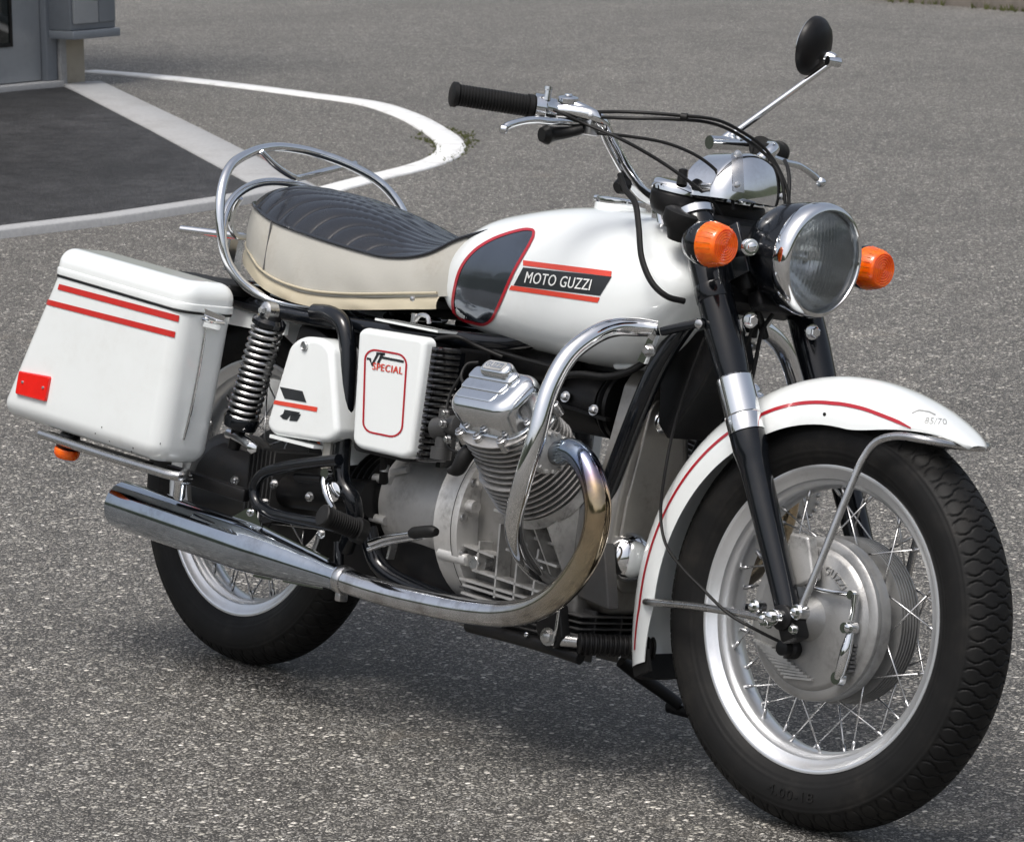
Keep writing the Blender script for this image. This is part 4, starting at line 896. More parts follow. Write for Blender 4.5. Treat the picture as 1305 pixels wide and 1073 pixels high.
# ---- shock absorbers
s0, s1 = P(347, 397, -.205), P(303, 552, -.205); sa = (s1-s0).normalized(); sl_ = (s1-s0).length
mb = MB(); mb.lathe([(.0, .012), (.01, .020), (.03, .022), (.032, .015), (sl_*.55, .015), (sl_*.56, .021), (sl_-.03, .022), (sl_-.015, .014), (sl_+.03, .011)], s0, sa, 24)
SH = part(mb, 'shock_absorber', 'black_satin')
mb = MB(); a = Vector((0, 1, 0)); u_ = (a-sa*a.dot(sa)).normalized(); w_ = sa.cross(u_); nt = 14.5; n_ = int(nt*18)
mb.tube([s0+sa*(.028+(sl_-.06)*i/n_)+(u_*math.cos(2*pi*nt*i/n_)+w_*math.sin(2*pi*nt*i/n_))*.0272 for i in range(n_+1)], .0035, 8, 1)
part(mb, 'spring', 'brushed_steel', par=SH)
mb = MB().lathe([(sl_-.034, .030), (sl_-.028, .033), (sl_-.012, .030), (sl_-.008, .018)], s0, sa, 28); part(mb, 'spring_seat', 'black_paint', par=SH); mb = MB().lathe([(.012, .024), (.018, .031), (.026, .031), (.027, .02)], s0, sa, 28); part(mb, 'spring_seat', 'black_paint', par=SH)
mb = MB().lathe([(-.012, .011), (-.008, .0165), (.012, .0165), (.016, .011)], s0+Vector((0, -.004, 0)), (0, -1, 0), 20); mb.lathe([(.012, .010), (.018, .010), (.024, .006)], s0+Vector((0, -.004, 0)), (0, -1, 0), 6)
part(mb, 'top_mount', 'brushed_steel', par=SH)
mb = MB(); mb.tube([P(292, 553, -.205), P(303, 557, -.21), P(318, 566, -.215), P(323, 571, -.215)], [.010, .010, .009, .008], 14, 4); mb.lathe([(0, .010), (.008, .010), (.009, .006)], P(323, 571, -.215), (.5, -.85, 0), 6); part(mb, 'lower_mount', 'chrome', par=SH)
mirrored(SH)
# ---- swinging arm
for sd in (-1, 1):
    part(MB().tube([(.02, sd*.10, R_T), (.20, sd*.115, R_T+.02), (.45, sd*.105, R_T+.04)], [.030, .030, .034], 20, 4), 'swinging_arm', 'black_satin')

# ---- exhaust
def heat_attr(ob, axis_pts):
    uv_ = ob.data.uv_layers.new(name='heat')
    for lp_ in ob.data.loops: uv_.data[lp_.index].uv = (float(axis_pts[lp_.vertex_index]), .5)
hp = [(703, 578, -.25), (714, 577, -.25), (728, 575, -.25), (742, 585, -.25), (755, 610, -.25), (762, 645, -.25), (757, 685, -.245), (741, 722, -.24), (714, 755, -.232), (682, 775, -.225), (645, 782, -.218), (600, 779, -.215), (540, 768, -.215), (480, 753, -.218), (425, 735, -.22)]
hpt, hrr = spline([P(*q) for q in hp], [.0195, .0205]+[.0215]*13, 8)
mb = MB(); mb.tube(hpt, hrr, 24, 1)
EX = part(mb, 'exhaust_pipe', 'heated_chrome')
Ls = np.r_[0, np.cumsum([(hpt[i+1]-hpt[i]).length for i in range(len(hpt)-1)])]; Ls /= Ls[-1]
heat_attr(EX, np.repeat(Ls, 24).astype(np.float32)); EX2 = mirrored(EX)
m0, m1 = P(432, 737, -.22), P(157, 643, -.252); ma = (m1-m0).normalized(); ml = (m1-m0).length
mb = MB(); pr = [(-.012, .0235), (-.002, .0245), (.0, .0225), (.03, .0235), (.06, .027), (.22, .0425), (.25, .0442), (.27, .0446), (ml-.002, .0446), (ml, .0441), (ml, .040), (ml-.06, .039), (ml-.06, .0)]
mb.lathe(pr, m0, ma, 56); MUF = part(mb, 'silencer', 'silencer_chrome')
mb = MB(); mb.lathe([(-.022, .0238), (-.020, .0250), (-.006, .0250), (-.004, .0238)], m0, ma, 32); mb.box(m0+Vector((0, .01, -.03)), (.014, .02, .02), None, .003); part(mb, 'clamp', 'brushed_steel', par=MUF)
mb = MB(); upm = (Vector((0, 0, 1))-ma*ma.z).normalized()
q0_, q1_ = m0+ma*.035+upm*.0245, m0+ma*.215+upm*.0425
mb.bar(q0_, q1_, .004, .008, upm); mb.bar(m0+ma*.035-upm*.0245, m0+ma*.14-upm*.0355, .004, .006, upm); mb.bar(m0+ma*.17-upm*.0385, m0+ma*.22-upm*.043, .004, .008, upm); part(mb, 'seam', 'chrome', par=MUF)
mb = MB(); t0 = m0+ma*.215+upm*.041; t1 = m0+ma*.30+upm*.0437; tp_ = (t0*.55+t1*.45)+upm*.026
mb.grid([[t0+Vector((0, s_, 0)), tp_+ma*-.012+Vector((0, s_, 0)), tp_+ma*.008+Vector((0, s_, 0)), t1+Vector((0, s_, 0))] for s_ in (-.003, .003)]); mb.bolt(tp_-upm*.006+Vector((0, -.004, 0)), (0, -1, 0), .005, .004)
part(mb, 'hanger_tab', 'chrome', par=MUF); mirrored(MUF)

# ---- engine
CX, CZ = .940, .300; cd_ = Vector((0, -math.sqrt(.5), math.sqrt(.5))); cv = Vector((0, math.sqrt(.5), math.sqrt(.5))); cu_ = Vector((1, 0, 0))
def cy(s, u=0, v=0): return Vector((CX, 0, CZ))+cd_*s+cu_*u+cv*v
mb = MB().lathe([(.20, .055), (.355, .055), (.357, 0)], cy(0), cd_, 48); CYL = part(mb, 'cylinder', 'black_satin')
part(MB().lathe([(.186, .060), (.196, .072), (.216, .072), (.218, .05), (.218, 0)], cy(0), cd_, 48), 'cylinder_base', 'cast_aluminium', par=CYL)
nf = 15
for i in range(nf):
    s_ = .228+i*.0102; hd = i >= 7
    for_ = 0; rx = .0815 if not hd else .0815+.004*min(1, (i-6)/3); ry = .0815 if not hd else .0815-.012*min(1, (i-6)/4)
    ol = [(rx*math.copysign(abs(math.cos(a))**.85, math.cos(a)), ry*math.copysign(abs(math.sin(a))**.85, math.sin(a))+(.004 if hd else 0)) for a in np.linspace(0, 2*pi, 56, endpoint=False)]
    part(MB().plate(ol, lambda u, v, w, s_=s_: cy(s_+w, u, v), 0, .0030, .0010, 2, .0010), 'fin', 'fin_aluminium', par=CYL)
mb = MB(); ol = fillet([(-.074, -.044), (.074, -.044), (.080, .062), (-.080, .062)], .028, 6); mb.plate(ol, lambda u, v, w: cy(w, u, v), .352, .371, .003, 2); part(mb, 'cylinder_head', 'polished_aluminium', par=CYL)
RC = None
mb = MB(); ol = fillet([(-.080, -.046), (.076, -.046), (.082, .064), (-.082, .064)], [.030, .034, .03, .03], 8); mb.plate(ol, lambda u, v, w: cy(w, u, v), .3715, .3795, .002, 2)
ol = fillet([(-.076, -.042), (.072, -.042), (.077, .060), (-.077, .060)], [.032, .036, .03, .03], 8); mb.plate(ol, lambda u, v, w: cy(w, u, v), .379, .437, .022, 9); RC = part(mb, 'rocker_cover', 'polished_aluminium')
for v0, v1, s_, u0, u1 in ((-.024, .000, .4385, -.060, .030), (-.004, .022, .4410, -.063, .036), (.018, .046, .4435, -.064, .040)):
    ol = fillet([(u0, v0), (u1, v0), (u1+.008, v1), (u0, v1)], .009, 5); part(MB().plate(ol, lambda u, v, w: cy(w, u, v), .428, s_, .0045, 5), 'rib', 'polished_aluminium', par=RC)
ol = fillet([(-.038, .024), (.030, .024), (.030, .056), (-.038, .056)], .014, 5); part(MB().plate(ol, lambda u, v, w: cy(w, u, v), .428, .4560, .010, 5), 'badge_boss', 'polished_aluminium', par=RC)
ol = fillet([(-.027, .030), (.021, .030), (.021, .050), (-.027, .050)], .006, 4); part(MB().plate(ol, lambda u, v, w: cy(w, u, v), .455, .4568, .0004, 1), 'badge_field', 'cast_aluminium', par=RC)
mb = MB(); V, Fc = text_mesh('GUZZI', extr=.01, offset=.02, res=2); mb.add([cy(.4568+(.0010 if w_ > 0 else 0), -.023+.040*u, .0345+.011*v) for u, v, w_ in V], Fc); part(mb, 'badge_lettering', 'polished_aluminium', par=RC)
for (u, v) in ((-.058, -.049), (-.012, -.051), (.045, -.050), (.084, -.005), (.086, .045), (-.085, .0), (-.085, .05)):
    mb = MB().lathe([(.360, .0085), (.382, .0085), (.383, .0065), (.386, .006), (.3865, .0035), (.384, .003), (.384, 0)], Vector((CX, 0, CZ))+cu_*u+cv*v, cd_, 14); part(mb, 'bolt', 'brushed_steel', par=RC)
mb = MB(); mb.tube([cy(.345, -.055, -.03), cy(.338, -.062, -.062), cy(.325, -.072, -.080), cy(.318, -.095, -.082)], [.012, .014, .0125, .006], 14, 4); part(mb, 'plug_cap', 'rubber', par=CYL)
pc = P(708, 578, -.262); mb = MB(); mb.lathe([(-.012, .036), (.0, .034), (.003, .026), (.003, .0)], pc+Vector((-.012, 0, 0)), (1, -.15, 0), 32)
for k_ in range(14):
    a = k_*2*pi/14; c_ = pc+Vector((-.012, 0, 0))+Vector((.15*math.cos(a)*.03, math.cos(a)*.031, math.sin(a)*.031)); mb.box(c_+Vector((.001, 0, 0)), (.012, .006, .006), Matrix.Rotation(-a, 4, 'X'), .001)
part(mb, 'exhaust_nut', 'cast_aluminium', par=CYL)
mirrored(CYL); mirrored(RC, skip=('badge_lettering',))
# crankcase, bell housing, gearbox
mb = MB(); cs = fillet([(-.112, .245), (.112, .245), (.126, .38), (.128, .43), (.085, .49), (-.085, .49), (-.128, .43), (-.126, .38)], .02, 4)
mb.plate(cs, lambda u, v, w: (w, u, v), .735, 1.000, .008, 3, .006); CC = part(mb, 'crankcase', 'grimy_casting')
for u_ in (-.055, -.018, .018, .055):
    part(MB().add([Vector((CX+u_+e, y, z)) for e in (-.0018, .0018) for y, z in ((-.126, .30), (-.126, .44), (-.190, .398))], [(0, 1, 2), (5, 4, 3), (0, 3, 4, 1), (1, 4, 5, 2), (2, 5, 3, 0)]), 'web', 'cast_aluminium', par=CC)
YS = -.132
for q0_, q1_ in (((664, 676), (724, 697)), ((600, 694), (640, 710)), ((612, 726), (705, 757)), ((640, 650), (720, 675)), ((655, 700), (720, 722)), ((600, 745), (690, 773)), ((598, 755), (680, 781)), ((596, 737), (700, 768)), ((605, 764), (665, 784))):
    a, b = P(q0_[0], q0_[1], YS), P(q1_[0], q1_[1], YS); part(MB().bar(Vector((a.x, YS-.004, a.z)), Vector((b.x, YS-.004, b.z)), .030, .0042, (0, 0, 1)), 'rib', 'cast_aluminium', par=CC)
for q0_, q1_ in (((648, 668), (640, 762)), ((672, 690), (664, 770)), ((697, 700), (688, 765)), ((622, 690), (617, 730))):
    a, b = P(q0_[0], q0_[1], YS), P(q1_[0], q1_[1], YS); part(MB().bar(Vector((a.x, YS-.004, a.z)), Vector((b.x, YS-.004, b.z)), .030, .0042, (1, 0, 0)), 'rib', 'cast_aluminium', par=CC)
c_ = P(610, 717, -.138); mb = MB().lathe([(-.03, .012), (.012, .012), (.014, .010)], c_, (.1, -1, 0), 18); mb.lathe([(-.02, .016), (-.002, .016)], c_, (.1, -1, 0), 20); part(mb, 'oil_plug', 'brushed_steel', par=CC)
mb = MB(); mb.lathe([(.445, .060), (.446, .088), (.456, .090), (.457, .096), (.500, .098), (.60, .104), (.655, .112), (.672, .150), (.684, .160), (.735, .160), (.737, .10)], (0, -.006, .372), (1, 0, 0), 64)
GB = part(mb, 'gearbox', 'lightened_casting')
mb = MB().lathe([(.733, .163), (.737, .1655), (.752, .1655), (.7525, .12)], (0, -.006, .372), (1, 0, 0), 64); part(mb, 'bell_housing', 'lightened_casting', par=GB)
for q0_, q1_, r_ in (((572, 640), (607, 646), .0105), ((562, 705), (597, 714), .0105), ((478, 609), (500, 612), .008), ((474, 659), (492, 664), .008), ((500, 602), (520, 598), .006)):
    y_ = -.150 if r_ > .01 else -.098
    part(MB().tube([P(q0_[0], q0_[1], y_), lerp3(P(q0_[0], q0_[1], y_), P(q1_[0], q1_[1], y_), .12), lerp3(P(q0_[0], q0_[1], y_), P(q1_[0], q1_[1], y_), .88), P(q1_[0], q1_[1], y_)] if False else [P(q0_[0], q0_[1], y_), P(q1_[0], q1_[1], y_)], r_, 16, 1), 'bolt_boss', 'lightened_casting', par=GB)
c_ = P(513, 614, -.075); mb = MB().lathe([(-.02, .017), (.004, .017), (.005, .013)], c_, (0, -.3, 1), 24); mb.lathe([(.004, .013), (.016, .013), (.018, .009)], c_, (0, -.3, 1), 6); part(mb, 'filler_plug', 'brushed_steel', par=GB)
mb = MB(); rings = []
pr = [(.372, .075)]
for i in range(4): pr += [(.376+i*.016, .072), (.382+i*.016, .088), (.386+i*.016, .088), (.391+i*.016, .072)]
mb.lathe(pr+[(.446, .07)], (0, -.03, .365), (1, 0, 0), 40); part(mb, 'rubber_boot', 'rubber', par=GB)
mb = MB(); mb.tube([P(487, 572, -.17), P(489, 585, -.16), P(489, 600, -.15), P(489, 614, -.14)], [.004, .006, .0075, .0085], 12, 3); part(mb, 'breather_hose', 'rubber')
mb = MB(); mb.lathe([(-.004, .0082), (.008, .0082)], P(490, 598, -.15), (0, 0, 1), 14); part(mb, 'hose_clip', 'brushed_steel')
mb = MB(); yplate([(438, 688), (565, 690), (592, 762), (566, 770), (480, 748), (434, 730)], -.085, -.045, .006, .008, mb=mb); part(mb, 'centre_stand', 'black_satin')
part(MB().lathe([(.7345, .1600), (.7345, .1652), (.7362, .1652), (.7362, .1600)], (0, -.006, .372), (1, 0, 0), 64, closed=True), 'gasket', 'black_satin', par=GB)
for a_ in (-.75, -.35, .05, .45, .85, 2.3, 2.7, 3.1): part(MB().lathe([(.742, .0075), (.757, .0075), (.7585, .005)], (0, -.006-.155*math.cos(a_), .372+.155*math.sin(a_)), (1, 0, 0), 12), 'bolt', 'brushed_steel', par=GB)
# gear lever
mb = MB(); mb.tube([P(472, 692, -.20), P(490, 686, -.20), P(526, 680, -.205)], [.007, .006, .0055], 12, 3); mb.tube([P(470, 700, -.19), P(492, 692, -.19), P(540, 684, -.19)], [.005, .005, .004], 10, 3); GL = part(mb, 'gear_lever', 'chrome')
part(MB().tube([P(524, 680, -.205), P(528, 679, -.205), P(550, 677, -.21), P(556, 678, -.21)], [.008, .0105, .0105, .007], 14, 3), 'lever_rubber', 'rubber', par=GL)
part(MB().bar(P(502, 692, -.17), P(497, 712, -.17), .014, .006), 'lever_link', 'brushed_steel', par=GL)
# footrest and loop tube
part(MB().tube([P(432, 586, -.215), P(395, 590, -.215), P(355, 597, -.215), P(333, 606, -.215), P(324, 623, -.215), P(327, 640, -.215), P(342, 652, -.215), P(375, 661, -.215), P(412, 668, -.215), P(445, 676, -.20)], .0105, 14, 5), 'footrest_loop', 'black_paint')
f0, f1 = P(410, 656, -.300), P(462, 678, -.215); fa_ = (f1-f0).normalized(); fl_ = (f1-f0).length
mb = MB(); pr = [(.0, .0), (.0, .0175), (.002, .0195), (.006, .0195), (.007, .017)]
mb.lathe(pr+[(.012, .0175)], f0, fa_, 28)
for i in range(12): a_ = .012+(fl_-.03)*i/12; mb.lathe([(a_, .0165), (a_+.001, .0182), (a_+(fl_-.03)/12-.003, .0182), (a_+(fl_-.03)/12-.002, .0165)], f0, fa_, 24)
mb.lathe([(fl_-.018, .0165), (fl_-.016, .022), (fl_, .022), (fl_+.002, .015)], f0, fa_, 24); part(mb, 'footrest', 'rubber')
mb = MB(); c_ = P(425, 627, -.20); mb.lathe([(-.02, .018), (.004, .018), (.006, .013)], c_, (.2, -1, 0), 20); mb.tube([P(416, 601, -.21), P(413, 614, -.215), P(417, 632, -.22), P(425, 648, -.23)], [.0055, .006, .006, .005], 10, 4); mb.lathe([(-.004, .009), (.008, .009)], P(417, 603, -.21), (.2, -1, 0), 14); part(mb, 'pedal_pivot', 'chrome')
mb = MB(); mb.tube([P(380, 608, -.20), P(412, 611, -.20)], .009, 12, 1); mb.lathe([(-.006, .0085), (.002, .0085)], P(379, 608, -.20), (-1, 0, 0), 12); part(mb, 'stop_switch', 'black_satin')
mb = MB(); mb.tube([P(432, 690, -.16), P(432, 725, -.16)], .009, 12, 1); part(mb, 'stand_pivot', 'black_paint')
for q in ((410, 680), (300, 612), (350, 617), (338, 640), (395, 633)):
    part(MB().bolt(P(q[0], q[1], -.17), (.3, -1, 0), .006, .008), 'bolt', 'brushed_steel')
# sump
mb = MB(); ol = fillet([(.755, .185), (.985, .185), (1.012, .245), (.74, .245)], .015, 4); mb.plate(ol, lambda u, v, w: (u, w, v), .118, -.118, .008, 2, .008); SU = part(mb, 'sump', 'dark_casting')
for i in range(7):
    z_ = .196+i*.0105; w_ = .995+.0*i
    part(MB().box((.885, 0, z_), (.31-.004*abs(i-6), .262, .0030), None, .001), 'cooling_fin', 'dark_casting', par=SU)
for yv in (-.09, -.03, .03, .09): part(MB().box((1.005, yv, .225), (.05, .004, .085)), 'fin_web', 'dark_casting', par=SU)
# timing cover on the engine front
def xf(u, v, w): return (w, u, v)
tc_ = fillet([(-.088, .262), (.088, .262), (.098, .36), (.090, .45), (.052, .640), (.034, .665), (-.034, .665), (-.052, .640), (-.090, .45), (-.098, .36)], .03, 5)
mb = MB().plate(tc_, xf, .990, 1.040, .014, 5); TC = part(mb, 'timing_cover', 'brown_casting')
tc2 = [(u*.74, .455+(v-.455)*.80) for u, v in tc_]; part(MB().plate(tc2, xf, 1.035, 1.0445, .003, 3), 'cover_panel', 'brown_casting', par=TC)
mb = MB().lathe([(1.040, .042), (1.048, .042), (1.056, .039), (1.066, .031), (1.072, .019), (1.074, 0)], (0, -.046, .360), (1, 0, 0), 48); part(mb, 'chrome_dome', 'chrome', par=TC)
for q in ((830, 588), ): part(MB().lathe([(1.040, .015), (1.047, .015), (1.048, .010), (1.044, .009), (1.044, 0)], PX(q[0], q[1], 0), (1, 0, 0), 24), 'bolt', 'brushed_steel', par=TC)
for q in ((783, 695), (762, 709), (757, 755), (775, 770), (778, 640), (830, 775)):
    a = PX(q[0], q[1], 1.02); part(MB().lathe([(-.03, .008), (.012, .008), (.013, .0055), (.010, .004), (.010, 0)], (1.012, a.y, a.z), (1, 0, 0), 16), 'bolt', 'cast_aluminium', par=TC)
c_ = PX(846, 535, 1.045); mb = MB().lathe([(-.03, .022), (.0, .022), (.006, .018), (.010, .012), (.011, 0)], c_, (.9, -.1, .4), 28); part(mb, 'filler_cap', 'chrome', par=TC)
mb = MB(); yplate([(742, 712), (770, 690), (776, 778), (735, 760)], -.112, -.09, .003, .004, mb=mb); part(mb, 'front_plate', 'dark_casting', par=TC)
# generator, horn
mb = MB().lathe([(.760, .0), (.760, .050), (.768, .056), (.925, .056), (.935, .052), (.936, .03), (.945, .03), (.946, .058), (.952, .060), (.956, .050), (.962, .060), (.968, .058), (.970, .0)], (0, -.012, .600), (1, 0, 0), 48); GE = part(mb, 'generator', 'black_satin')
for q in ((721, 506), (757, 523)): part(MB().bolt(P(q[0], q[1], -.075), (.2, -1, .2), .0065, .008), 'bolt', 'brushed_steel', par=GE)
mb = MB(); mb.bar(P(700, 510, -.07), P(775, 535, -.07), .012, .006); part(mb, 'strap', 'black_satin', par=GE)
hc = PX(881, 511, 1.075); mb = MB().lathe([(-.05, .0), (-.05, .03), (-.02, .046), (-.004, .048), (.0, .044), (.003, .03), (.005, .012), (.005, 0)], hc, (1, -.12, 0), 40); HN = part(mb, 'horn', 'black_satin')
mb = MB().lathe([(.004, .010), (.008, .010), (.009, .007)], hc, (1, -.12, 0), 16); mb.bolt(hc+Vector((.006, 0, 0)), (1, -.12, 0), .0045, .006); part(mb, 'horn_bolt', 'brushed_steel', par=HN)
for sd, (q0_, q1_) in ((-1, ((840, 405), (905, 470))),):
    pass
mb = MB(); mb.box((1.10, 0, .735), (.09, .05, .16), Matrix.Rotation(-RAKE, 4, 'Y'), .02); mb.tube([(1.125, 0, .69), (1.06, 0, .60)], .02, 12, 1); part(mb, 'headstock', 'black_satin')
part(yplate([(843, 432), (905, 418), (912, 460), (890, 500), (850, 560), (838, 540)], -.045, .045, .004, .004), 'frame_gusset', 'black_satin')
# carburettor hints and cables behind the cylinder head
mb = MB(); c_ = P(572, 545, -.20); mb.lathe([(-.03, .020), (.03, .020), (.032, .014)], c_, (1, 0, .2), 20); mb.lathe([(-.02, .014), (.05, .013)], c_+Vector((-.01, 0, -.02)), (0, 0, 1), 18); mb.lathe([(.0, .018), (.02, .018)], c_+Vector((-.012, 0, -.055)), (0, 0, 1), 20); CB = part(mb, 'carburettor', 'dark_casting')
for q in ((569, 527), (566, 540), (572, 560)): part(MB().bolt(P(q[0], q[1], -.225), (0, -1, 0), .005, .008), 'bolt', 'brushed_steel', par=CB)
mirrored(CB)

# ---- side panels
tool = fillet([(372, 426), (421, 432), (431, 567), (334, 553)], [26, 24, 18, 17], 8)
TB = part(yplate(tool, -.215, -.150, .011, 0, seg=6), 'tool_box', 'white_paint', angle=60)
tbb = bvh_of(TB)
part(MB().lathe([(0, .0085), (.004, .0085), (.005, .007), (.003, .0065), (.0032, 0)], hit(tbb, 389, 441, 0), (.05, -1, 0), 20), 'lock', 'brushed_steel', par=TB)
part(drape(MB(), tbb, quad_px([(345, 509), (405, 519), (404, 525), (344, 514)], 10, 2), .0009), 'red_stripe', 'orange_decal', par=TB)
part(drape(MB(), tbb, [[(357, 493), (386, 498.5)], [(363, 508), (391, 513)]], .0009), 'black_mark', 'black_decal', par=TB)
mb = MB(); drape(mb, tbb, [[(363, 522), (383, 525.5)], [(361, 528), (377, 531)]], .0009); drape(mb, tbb, [[(357, 530), (363, 526)], [(361, 534), (367, 532)]], .0009); drape(mb, tbb, [[(372, 526), (384, 528)], [(369, 536), (379, 537)]], .0009); drape(mb, tbb, [[(364, 527), (371, 529)], [(361, 534), (366, 535)]], .0009)
part(mb, 'black_mark', 'black_decal', par=TB)
part(MB().bar(P(352, 556, -.20), P(408, 570, -.20), .03, .006), 'box_rim', 'white_paint', par=TB)
part(MB().box(tuple(P(417, 580, -.19)), (.02, .006, .05)), 'bracket', 'cream_vinyl')
mirrored(TB, skip=('black_mark',))
sc_ = fillet([(456, 416), (542, 430), (522, 587), (447, 570)], [10, 10, 12, 16], 5)
SC = part(yplate(sc_, -.222, -.196, .010, 0, seg=5), 'side_cover', 'white_paint', angle=60)
scb = bvh_of(SC)
part(drape(MB(), scb, strip_px(fillet([(466, 444), (519, 453), (512, 559), (463, 549)], [12, 14, 14, 14], 6), 2.3), .0009), 'red_outline', 'dark_red_line', par=SC)
mb = MB(); Hs = lambda a, b: hit(scb, a, b, .0009)
def stroke(mb, path, w): drape(mb, scb, strip_px(path, w, False), .0009)
stroke(mb, [(468, 457), (472, 457.5), (474, 466), (482, 451)], 3.0); stroke(mb, [(480, 450.5), (491, 451.5)], 3.0); stroke(mb, [(488, 451), (482, 463)], 3.2); stroke(mb, [(484, 455), (515, 461)], 3.0)
part(mb, 'model_mark', 'black_decal', par=SC, smooth=False)
mb = MB()
for dx_, of_ in ((-.4, .0009), (.4, .0012)): text_px(mb, 'SPECIAL', [(475+dx_, 471), (513+dx_, 477), (514+dx_, 468), (476+dx_, 462)], lambda a, b: hit(scb, a, b, of_), offset=.0, spacing=1.1); part(mb, 'model_lettering', 'orange_decal', par=SC, smooth=False)
bx = fillet([(459, 422), (545, 437), (526, 591), (450, 574)], 8, 3)
SB = part(yplate(bx, -.196, -.12, .002), 'battery_box', 'black_satin')
mirrored(SC, skip=('model_mark', 'model_lettering')); mirrored(SB)
for i in range(19):
    t_ = i/18; a = P(550+(530-550)*t_, 445+(584-445)*t_, -.203); b = Vector((a.x+.002, -.148, a.z)); part(MB().tube([a+Vector((.003, -.002, 0)), a+Vector((.008, .004, 0)), b+Vector((.008, 0, 0))], .0046, 8, 1), 'louvre', 'black_gloss', par=SB)
a, b = P(582, 449, -.14), P(566, 596, -.14); part(MB().bar(a, b, .03, .012, (1, 0, 0)), 'side_flange', 'black_paint', par=SB)
mb = MB(); mb.tube([P(528, 410, -.18), P(535, 402, -.18), P(545, 404, -.18), P(547, 412, -.18)], .004, 8, 3); mb.lathe([(-.006, .006), (.01, .006)], P(528, 407, -.18), (0, 0, 1), 10); part(mb, 'petcock', 'brushed_steel')
part(MB().bar(P(492, 408, -.16), P(572, 424, -.16), .05, .004), 'shelf', 'white_paint')
part(MB().tube([P(548, 436, -.19), P(560, 431, -.19), P(585, 430, -.18), P(605, 440, -.16), P(640, 455, -.13)], .0035, 8, 5), 'vent_hose', 'rubber')
part(MB().tube([P(610, 462, -.17), P(596, 464, -.18), P(588, 478, -.19), P(592, 492, -.2)], .0028, 8, 5), 'plug_lead', 'rubber')
part(MB().tube([P(588, 478, -.19), P(573, 505, -.2), P(567, 545, -.215), P(572, 570, -.22), P(588, 578, -.225)], .0028, 8, 5), 'plug_lead', 'rubber')
part(MB().tube([P(585, 430, -.12), P(640, 450, -.12), P(720, 472, -.12)], .004, 8, 3), 'control_cable', 'rubber')
part(MB().tube([P(845, 440, -.06), P(830, 455, -.08), P(805, 472, -.1), P(775, 480, -.11), P(740, 477, -.12), P(710, 480, -.12)], .006, 10, 5), 'fuel_hose', 'rubber')
# dark bulk under tank and seat: battery tray, coil, wiring
mb = MB(); mb.box((.33, 0, .60), (.22, .22, .13), None, .01); mb.box((.58, 0, .60), (.20, .16, .12), None, .01); part(mb, 'battery_tray', 'black_satin')
mb = MB(); mb.lathe([(.70, .028), (.86, .028)], (0, -.06, .648), (1, 0, 0), 20); part(mb, 'ignition_coil', 'black_satin')
part(MB().box((.87, 0, .655), (.55, .05, .04), Matrix.Rotation(-.06, 4, 'Y'), .01), 'frame_spine', 'black_satin')
part(MB().box((.29, -.10, .60), (.15, .10, .10), Matrix.Rotation(.3, 4, 'Y'), .02), 'rear_panel', 'black_satin')

# ---- crash bars
cb = [(838, 419, -.155), (815, 417, -.175), (786, 417, -.21), (756, 428, -.255), (724, 454, -.30), (700, 498, -.33), (684, 555, -.345), (666, 615, -.345), (655, 660, -.325), (661, 698, -.265), (682, 728, -.19), (704, 743, -.13)]
CBAR = part(MB().tube([P(*q) for q in cb], [.013]+[.0155]*9+[.014, .009], 18, 7), 'crash_bar', 'chrome')
mb = MB(); yplate([(826, 410), (838, 412), (842, 428), (826, 464), (818, 460), (832, 430)], -.158, -.168, .001, 0, mb=mb); part(mb, 'end_plate', 'chrome', par=CBAR)
part(MB().bolt(P(828, 447, -.170), (.2, -1, 0), .0075, .012), 'bolt', 'brushed_steel', par=CBAR)
mirrored(CBAR)
part(MB().bar(P(843, 423, -.158), P(893, 411, -.13), .02, .014, b=.003), 'crash_bar_strut', 'black_paint')
part(MB().lathe([(-.004, .007), (.005, .007), (.006, .004)], P(892, 413, -.14), (.3, -1, 0), 14), 'strut_bolt', 'brushed_steel')
# ---- stand and lower front fittings
mb = MB(); mb.tube([P(792, 842, .12), P(812, 858, .15), P(845, 882, .19), P(866, 898, .215)], [.012, .012, .011, .011], 12, 2)
e_ = P(866, 900, .222); fl0 = BIKE @ e_; mb.box(e_+Vector((.01, .004, -.004)), (.075, .03, .02), Matrix.Rotation(LEAN, 4, 'X'), .006); ST = part(mb, 'side_stand', 'black_satin')
stl = (BIKE @ e_).z
mb = MB(); yplate([(686, 772), (712, 770), (716, 812), (708, 826), (690, 822), (682, 800)], -.15, -.13, .003, .006, mb=mb); BR = part(mb, 'lower_bracket', 'black_satin')
part(MB().bolt(P(699, 811, -.154), (.2, -1, 0), .0105, .010), 'hex_bolt', 'brushed_steel', par=BR)
part(MB().tube([P(713, 770, -.152), P(709, 800, -.152), P(704, 822, -.152)], .0025, 8, 2), 'spring_hook', 'chrome', par=BR)
part(MB().tube([P(712, 815, -.14), P(738, 818, -.125)], .011, 14, 1), 'stand_pin', 'brushed_steel', par=BR)
mb = MB(); a, b = P(736, 820, -.13), P(835, 826, -.02); t_ = (b-a).normalized(); pr = []
L_ = (b-a).length
for i in range(16): pr += [(L_*i/16, .0155), (L_*(i+.25)/16, .0185), (L_*(i+.6)/16, .0185), (L_*(i+.85)/16, .0155)]
part(mb.lathe([(0, 0)]+pr+[(L_, 0)], a, t_, 20), 'stand_spring', 'black_satin')
mb = MB(); mb.tube([P(598, 797, -.12), P(650, 810, -.125), P(705, 826, -.13), P(740, 838, -.12)], .012, 12, 2); part(mb, 'lower_tube', 'black_satin')
for q in ((640, 797), (631, 791), (672, 809), (708, 823)): part(MB().lathe([(0, .004), (.004, .004), (.005, .002)], P(q[0], q[1], -.140), (.1, -1, .2), 10), 'bolt', 'chrome')

